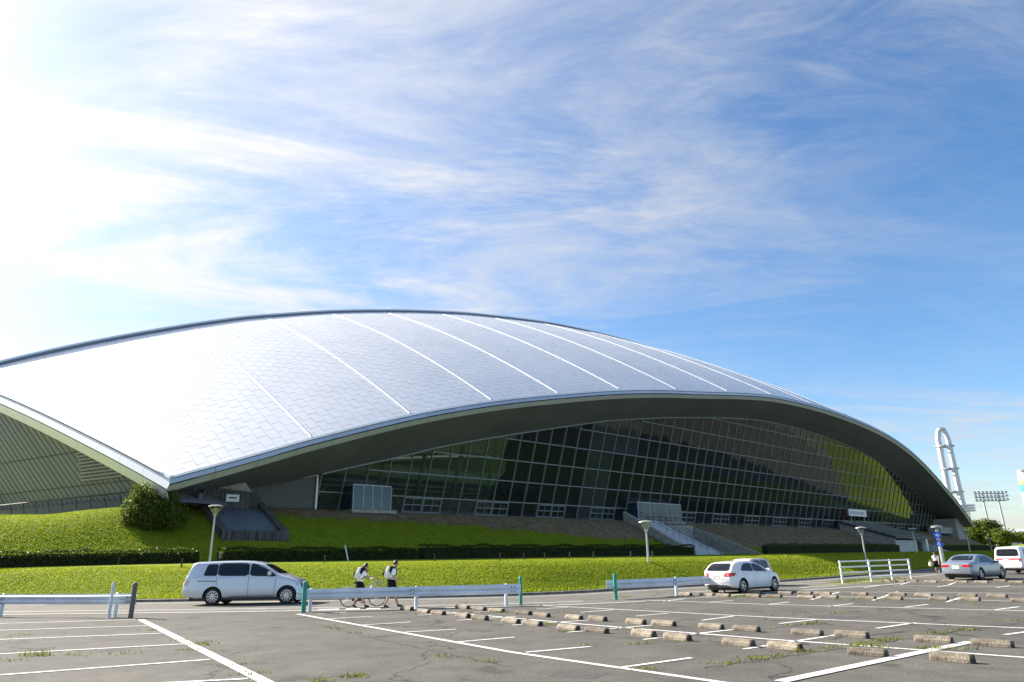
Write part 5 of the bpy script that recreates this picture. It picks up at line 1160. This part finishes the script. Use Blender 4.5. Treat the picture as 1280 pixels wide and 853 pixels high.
b = MB(); b.tube([(.22, .28, .98), (.33, .20, 1.0), (.31, 0, .97), (.33, -.20, 1.0), (.22, -.28, .98)], .013, 8); b.build('handlebar', M_BIKE, bk, 60)
b = MB(); b.loft([[Vector((-.34 + x, y * w, .84 + z)) for y, z in ((-1, 0), (-.5, .05), (.5, .05), (1, 0), (.5, -.03), (-.5, -.03))] for x, w in ((0, .09), (.10, .08), (.26, .03))], True, True); b.build('saddle', M_BLACK, bk, 60)
b = MB()
for i in range(7):
    for (p0, p1) in (((.42, -.15 + i * .05, .72), (.40, -.18 + i * .06, .95)), ((.66, -.15 + i * .05, .72), (.70, -.18 + i * .06, .95))): b.tube([p0, p1], .004, 4)
for z, e in ((.72, 0), (.80, .01), (.88, .02), (.95, .03)): b.tube([(.42 - e, -.15 - e, z), (.66 + e, -.15 - e, z), (.66 + e, .15 + e, z), (.42 - e, .15 + e, z), (.42 - e, -.15 - e, z)], .005, 4)
b.build('basket', M_BIKE, bk)
T = Matrix.Translation((-.10, -.03, .30)) @ Matrix.Rotation(R(90), 4, 'X'); b = MB(); b.lathe([(.09, -.006), (.10, -.006), (.10, .006), (.09, .006), (.09, -.006)], 24, T); b.bar((-.10, -.05, .30), (-.02, -.05, .15), .02, .015); b.box((-.06, -.14, .14), (.03, -.05, .165)); b.bar((-.10, .05, .30), (-.18, .05, .45), .02, .015); b.box((-.22, .05, .44), (-.13, .14, .465)); b.build('crank', M_BLACK, bk)
b = MB(); b.box((-.40, -.052, .20), (-.05, -.040, .38)); b.build('chain_guard', M_BLACK, bk)
for x in (-.52, .52):
    b = MB(); rr = [[Vector((x + .36 * math.cos(a), y, .33 + .36 * math.sin(a))) for y in (-.03, 0, .03)] for a in np.linspace(R(20 if x < 0 else 30), R(185 if x < 0 else 150), 16)]; b.loft(rr, False); b.build('mudguard', M_BIKE, bk)
b = MB(); b.box((-.80, -.06, .70), (-.36, .06, .715)); b.tube([(-.62, .05, .70), (-.52, .05, .34)], .007, 6); b.tube([(-.62, -.05, .70), (-.52, -.05, .34)], .007, 6); b.build('rear_rack', M_BIKE, bk)

# ------------------------------------------------------------------ far background on the right
M_STACK = mat('stack_white', (.62, .64, .67), .45, metal=.2, var=.08, vscale=.05)
def far_pt(px, py, Y): return aty(px, py, Y)
Y = 520.0; top_ = far_pt(1176, 536, Y); base = Vector((top_.x, top_.y, 0)); H = top_.z
root = empty('chimney_stack', base); tag(root, 'white industrial stack of bundled flues tied by platforms behind the arena roof', 'chimney')
rr = 2.05; wv_ = 3.9
for (dx, dy) in ((-wv_, 0), (wv_, 0), (0, wv_ * 1.5)):
    b = MB(); sx = dx / wv_ if dx else 0
    b.tube([(dx * 1.35, dy, 0), (dx * 1.05, dy, H * .55), (dx, dy * .9, H - 9), (dx * .78, dy * .7, H - 3.5), (dx * .42, dy * .4, H - .5)], [rr * 1.1, rr, rr * .9, rr * .8, rr * .72], 16); b.build('flue', M_STACK, root, 50)
for z in (H - 14, H - 31, H - 48, H - 64, H * .2):
    b = MB(); b.lathe([(5.6, z), (6.6, z), (6.6, z + .8), (5.6, z + .8)], 20); b.box((-wv_, -.7, z - .5), (wv_, .7, z + .6)); b.box((-.7, 0, z - .5), (.7, wv_ * 1.5, z + .6)); b.build('platform', M_GALV, root)
b = MB(); b.lathe([(2.2, H - 1.2), (3.1, H - 1.2), (3.1, H), (1.9, H + .6)], 16); b.build('crown_ring', M_GALV, root)
Y = 430.0; top_ = far_pt(1277, 588, Y); base = Vector((top_.x + 1.2, top_.y, 0)); root = empty('painted_chimney', base); tag(root, 'white chimney painted with a green and yellow band at the picture edge', 'chimney')
b = MB(); b.tube([(0, 0, 0), (0, 0, top_.z)], [4.6, 3.6], 24); b.build('shaft', M_STACK, root, 50)
def bandmat():
    mt = bpy.data.materials.new('painted_band'); mt.use_nodes = True; nt = mt.node_tree; N = nt.nodes; L = nt.links; bs = N['Principled BSDF']; bs.inputs['Roughness'].default_value = .5
    tc = N.new('ShaderNodeTexCoord'); sp_ = N.new('ShaderNodeSeparateXYZ'); L.new(tc.outputs['Generated'], sp_.inputs[0]); nz = N.new('ShaderNodeMath'); nz.operation = 'ADD'; L.new(sp_.outputs[2], nz.inputs[0]); ml = N.new('ShaderNodeMath'); ml.operation = 'MULTIPLY'; ml.inputs[1].default_value = .25; L.new(sp_.outputs[0], ml.inputs[0]); L.new(ml.outputs[0], nz.inputs[1])
    cr = N.new('ShaderNodeValToRGB'); e = cr.color_ramp.elements; e[0].position = .2; e[0].color = (.03, .22, .35, 1); e[1].position = .9; e[1].color = (.65, .65, .62, 1); k = e.new(.45); k.color = (.06, .38, .22, 1); k = e.new(.7); k.color = (.5, .55, .08, 1); L.new(nz.outputs[0], cr.inputs[0]); L.new(cr.outputs[0], bs.inputs['Base Color']); return mt
zb_ = far_pt(1277, 606, Y).z; b = MB(); b.tube([(0, 0, zb_ - 4.5), (0, 0, zb_ + 4.5)], [3.95, 3.80], 24); b.build('painted_band', bandmat(), root, 50)
b = MB(); b.lathe([(3.7, top_.z - 1), (4.0, top_.z - 1), (4.0, top_.z), (3.4, top_.z)], 24); b.build('rim', M_GALV, root)
def mast(Y, xa, ta, xb, tb, label, rows=3):
    A0, A1 = far_pt(xa, 680, Y), far_pt(ta[0], ta[1], Y); B1 = far_pt(tb[0], tb[1], Y); H = A1.z; wx = (B1 - A1); wx.z = 0
    root = empty('floodlight_mast', (A1.x, A1.y, 0)); tag(root, label, 'floodlight', 'sports floodlights')
    for o_ in (Vector((0, 0, 0)), wx):
        b = MB(); b.tube([o_ + Vector((0, 0, -1)), o_ + Vector((0, 0, H))], [.42, .26], 10); b.build('pole', M_GALV, root, 50)
    d = wx.normalized(); ext = 2.6
    for r_ in range(rows):
        z = H - .4 - r_ * 1.15; b = MB(); b.bar(-d * ext + Vector((0, 0, z)), wx + d * ext + Vector((0, 0, z)), .3, .22); bar = b.build('lamp_beam', M_DARK, root)
        n = 9
        for k in range(n):
            p = -d * ext + (wx + d * ext * 2) * (k / (n - 1)) + Vector((0, -.5, z + .35)); l_ = MB(); l_.lathe([(.12, -.25), (.42, .18), (.46, .28), (.02, .34)], 8, Matrix.Translation(p) @ Matrix.Rotation(R(70), 4, 'X')); l_.build('floodlight', mat('flood_pale', (.55, .55, .52), .4, metal=.3), bar)
mast(230, 1238, (1227, 616), 1257, (1246, 616), 'pair of tall poles carrying three rows of sports floodlights above the trees')
mast(330, 1213, (1207, 632), 1213, (1209.5, 632), 'small distant floodlight rack peeking over the arena roof edge', 3)
# grass bank beyond the arena end
bk_ = MB(); rings = []
for t in np.linspace(0, 1, 24):
    x = 118 + 130 * t; y = 172 + 26 * t; hgt = 4.9 * min(1, .35 + t * 3) * (1 - .25 * t)
    rings.append([(x - 1, y - 12, -.02), (x, y - 6, hgt * .45), (x, y - 1.5, hgt * .9), (x, y + 1.5, hgt), (x, y + 10, hgt), (x, y + 24, -.02)])
bk_.loft(rings, False); tag(bk_.build('grass_bank', M_LAWN, None, 60), kind='structure')
def tree(loc, h, r_, label, n=5200, leaf=.42, group='trees beyond the arena'):
    bl = []
    for _ in range(11):
        a = random.uniform(0, 6.28); q = random.uniform(0, r_ * .62); bl.append((q * math.cos(a), q * math.sin(a), h * random.uniform(.42, .86), r_ * random.uniform(.32, .55)))
    return bush('leafy_tree', loc, bl, label, 'tree', n, leaf, M_LEAF2, group, (h * .8, h * .03))
for (px, py, Y, h, r_, lb) in ((1226, 672, 205, 10.5, 4.6, 'tall green tree left of the floodlight poles'), (1240, 672, 215, 10.0, 4.5, 'green tree behind the left floodlight pole'), (1249, 676, 200, 7.0, 3.4, 'light green tree at the foot of the right floodlight pole')):
    p = far_pt(px, 690, Y); tree((p.x, p.y, 0.5), h, r_, lb)
for (px, Y, h, r_, lb) in ((1256, 192, 3.2, 3.0, 'round shrub on the grass bank below the floodlights'), (1266, 192, 3.6, 3.3, 'larger shrub on the sunny grass bank'), (1276, 194, 3.0, 2.8, 'shrub at the far end of the sunny grass bank'), (1288, 195, 3.2, 3.2, 'shrub past the far end of the grass bank')):
    p = far_pt(px, 690, Y); bush('bank_shrub', (p.x, p.y, 3.6), [(random.uniform(-1, 1) * r_ * .6, random.uniform(-.5, .5) * r_, h * random.uniform(.3, .6), r_ * random.uniform(.4, .6)) for _ in range(6)], lb, 'shrub', 1500, .3, M_LEAF2, 'shrubs on the grass bank')
p = far_pt(1272, 664, 300); wh = empty('low_warehouse', (p.x - 4, p.y, 0), R(-20)); tag(wh, 'low pale warehouse roof behind the shrubs at the picture edge', 'warehouse')
b = MB(); b.box((0, 0, 0), (60, 25, p.z - 1.2)); b.build('wall', mat('warehouse_wall', (.5, .5, .5), .7), wh); b = MB(); b.prism([(-1, -1, p.z - 1.2), (-1, 12, p.z + 1.0), (-1, 26, p.z - 1.2)], (0, 0, 0), (62, 0, 0)); b.build('roof', mat('warehouse_roof', (.55, .56, .58), .5), wh)
for k in range(6): b = MB(); b.box((4 + k * 9, -.15, 3), (8 + k * 9, .0, 5.5)); b.build('window', M_CGLASS, wh)
# tidy: parts that carry no shape get no normals fix; name the orphan
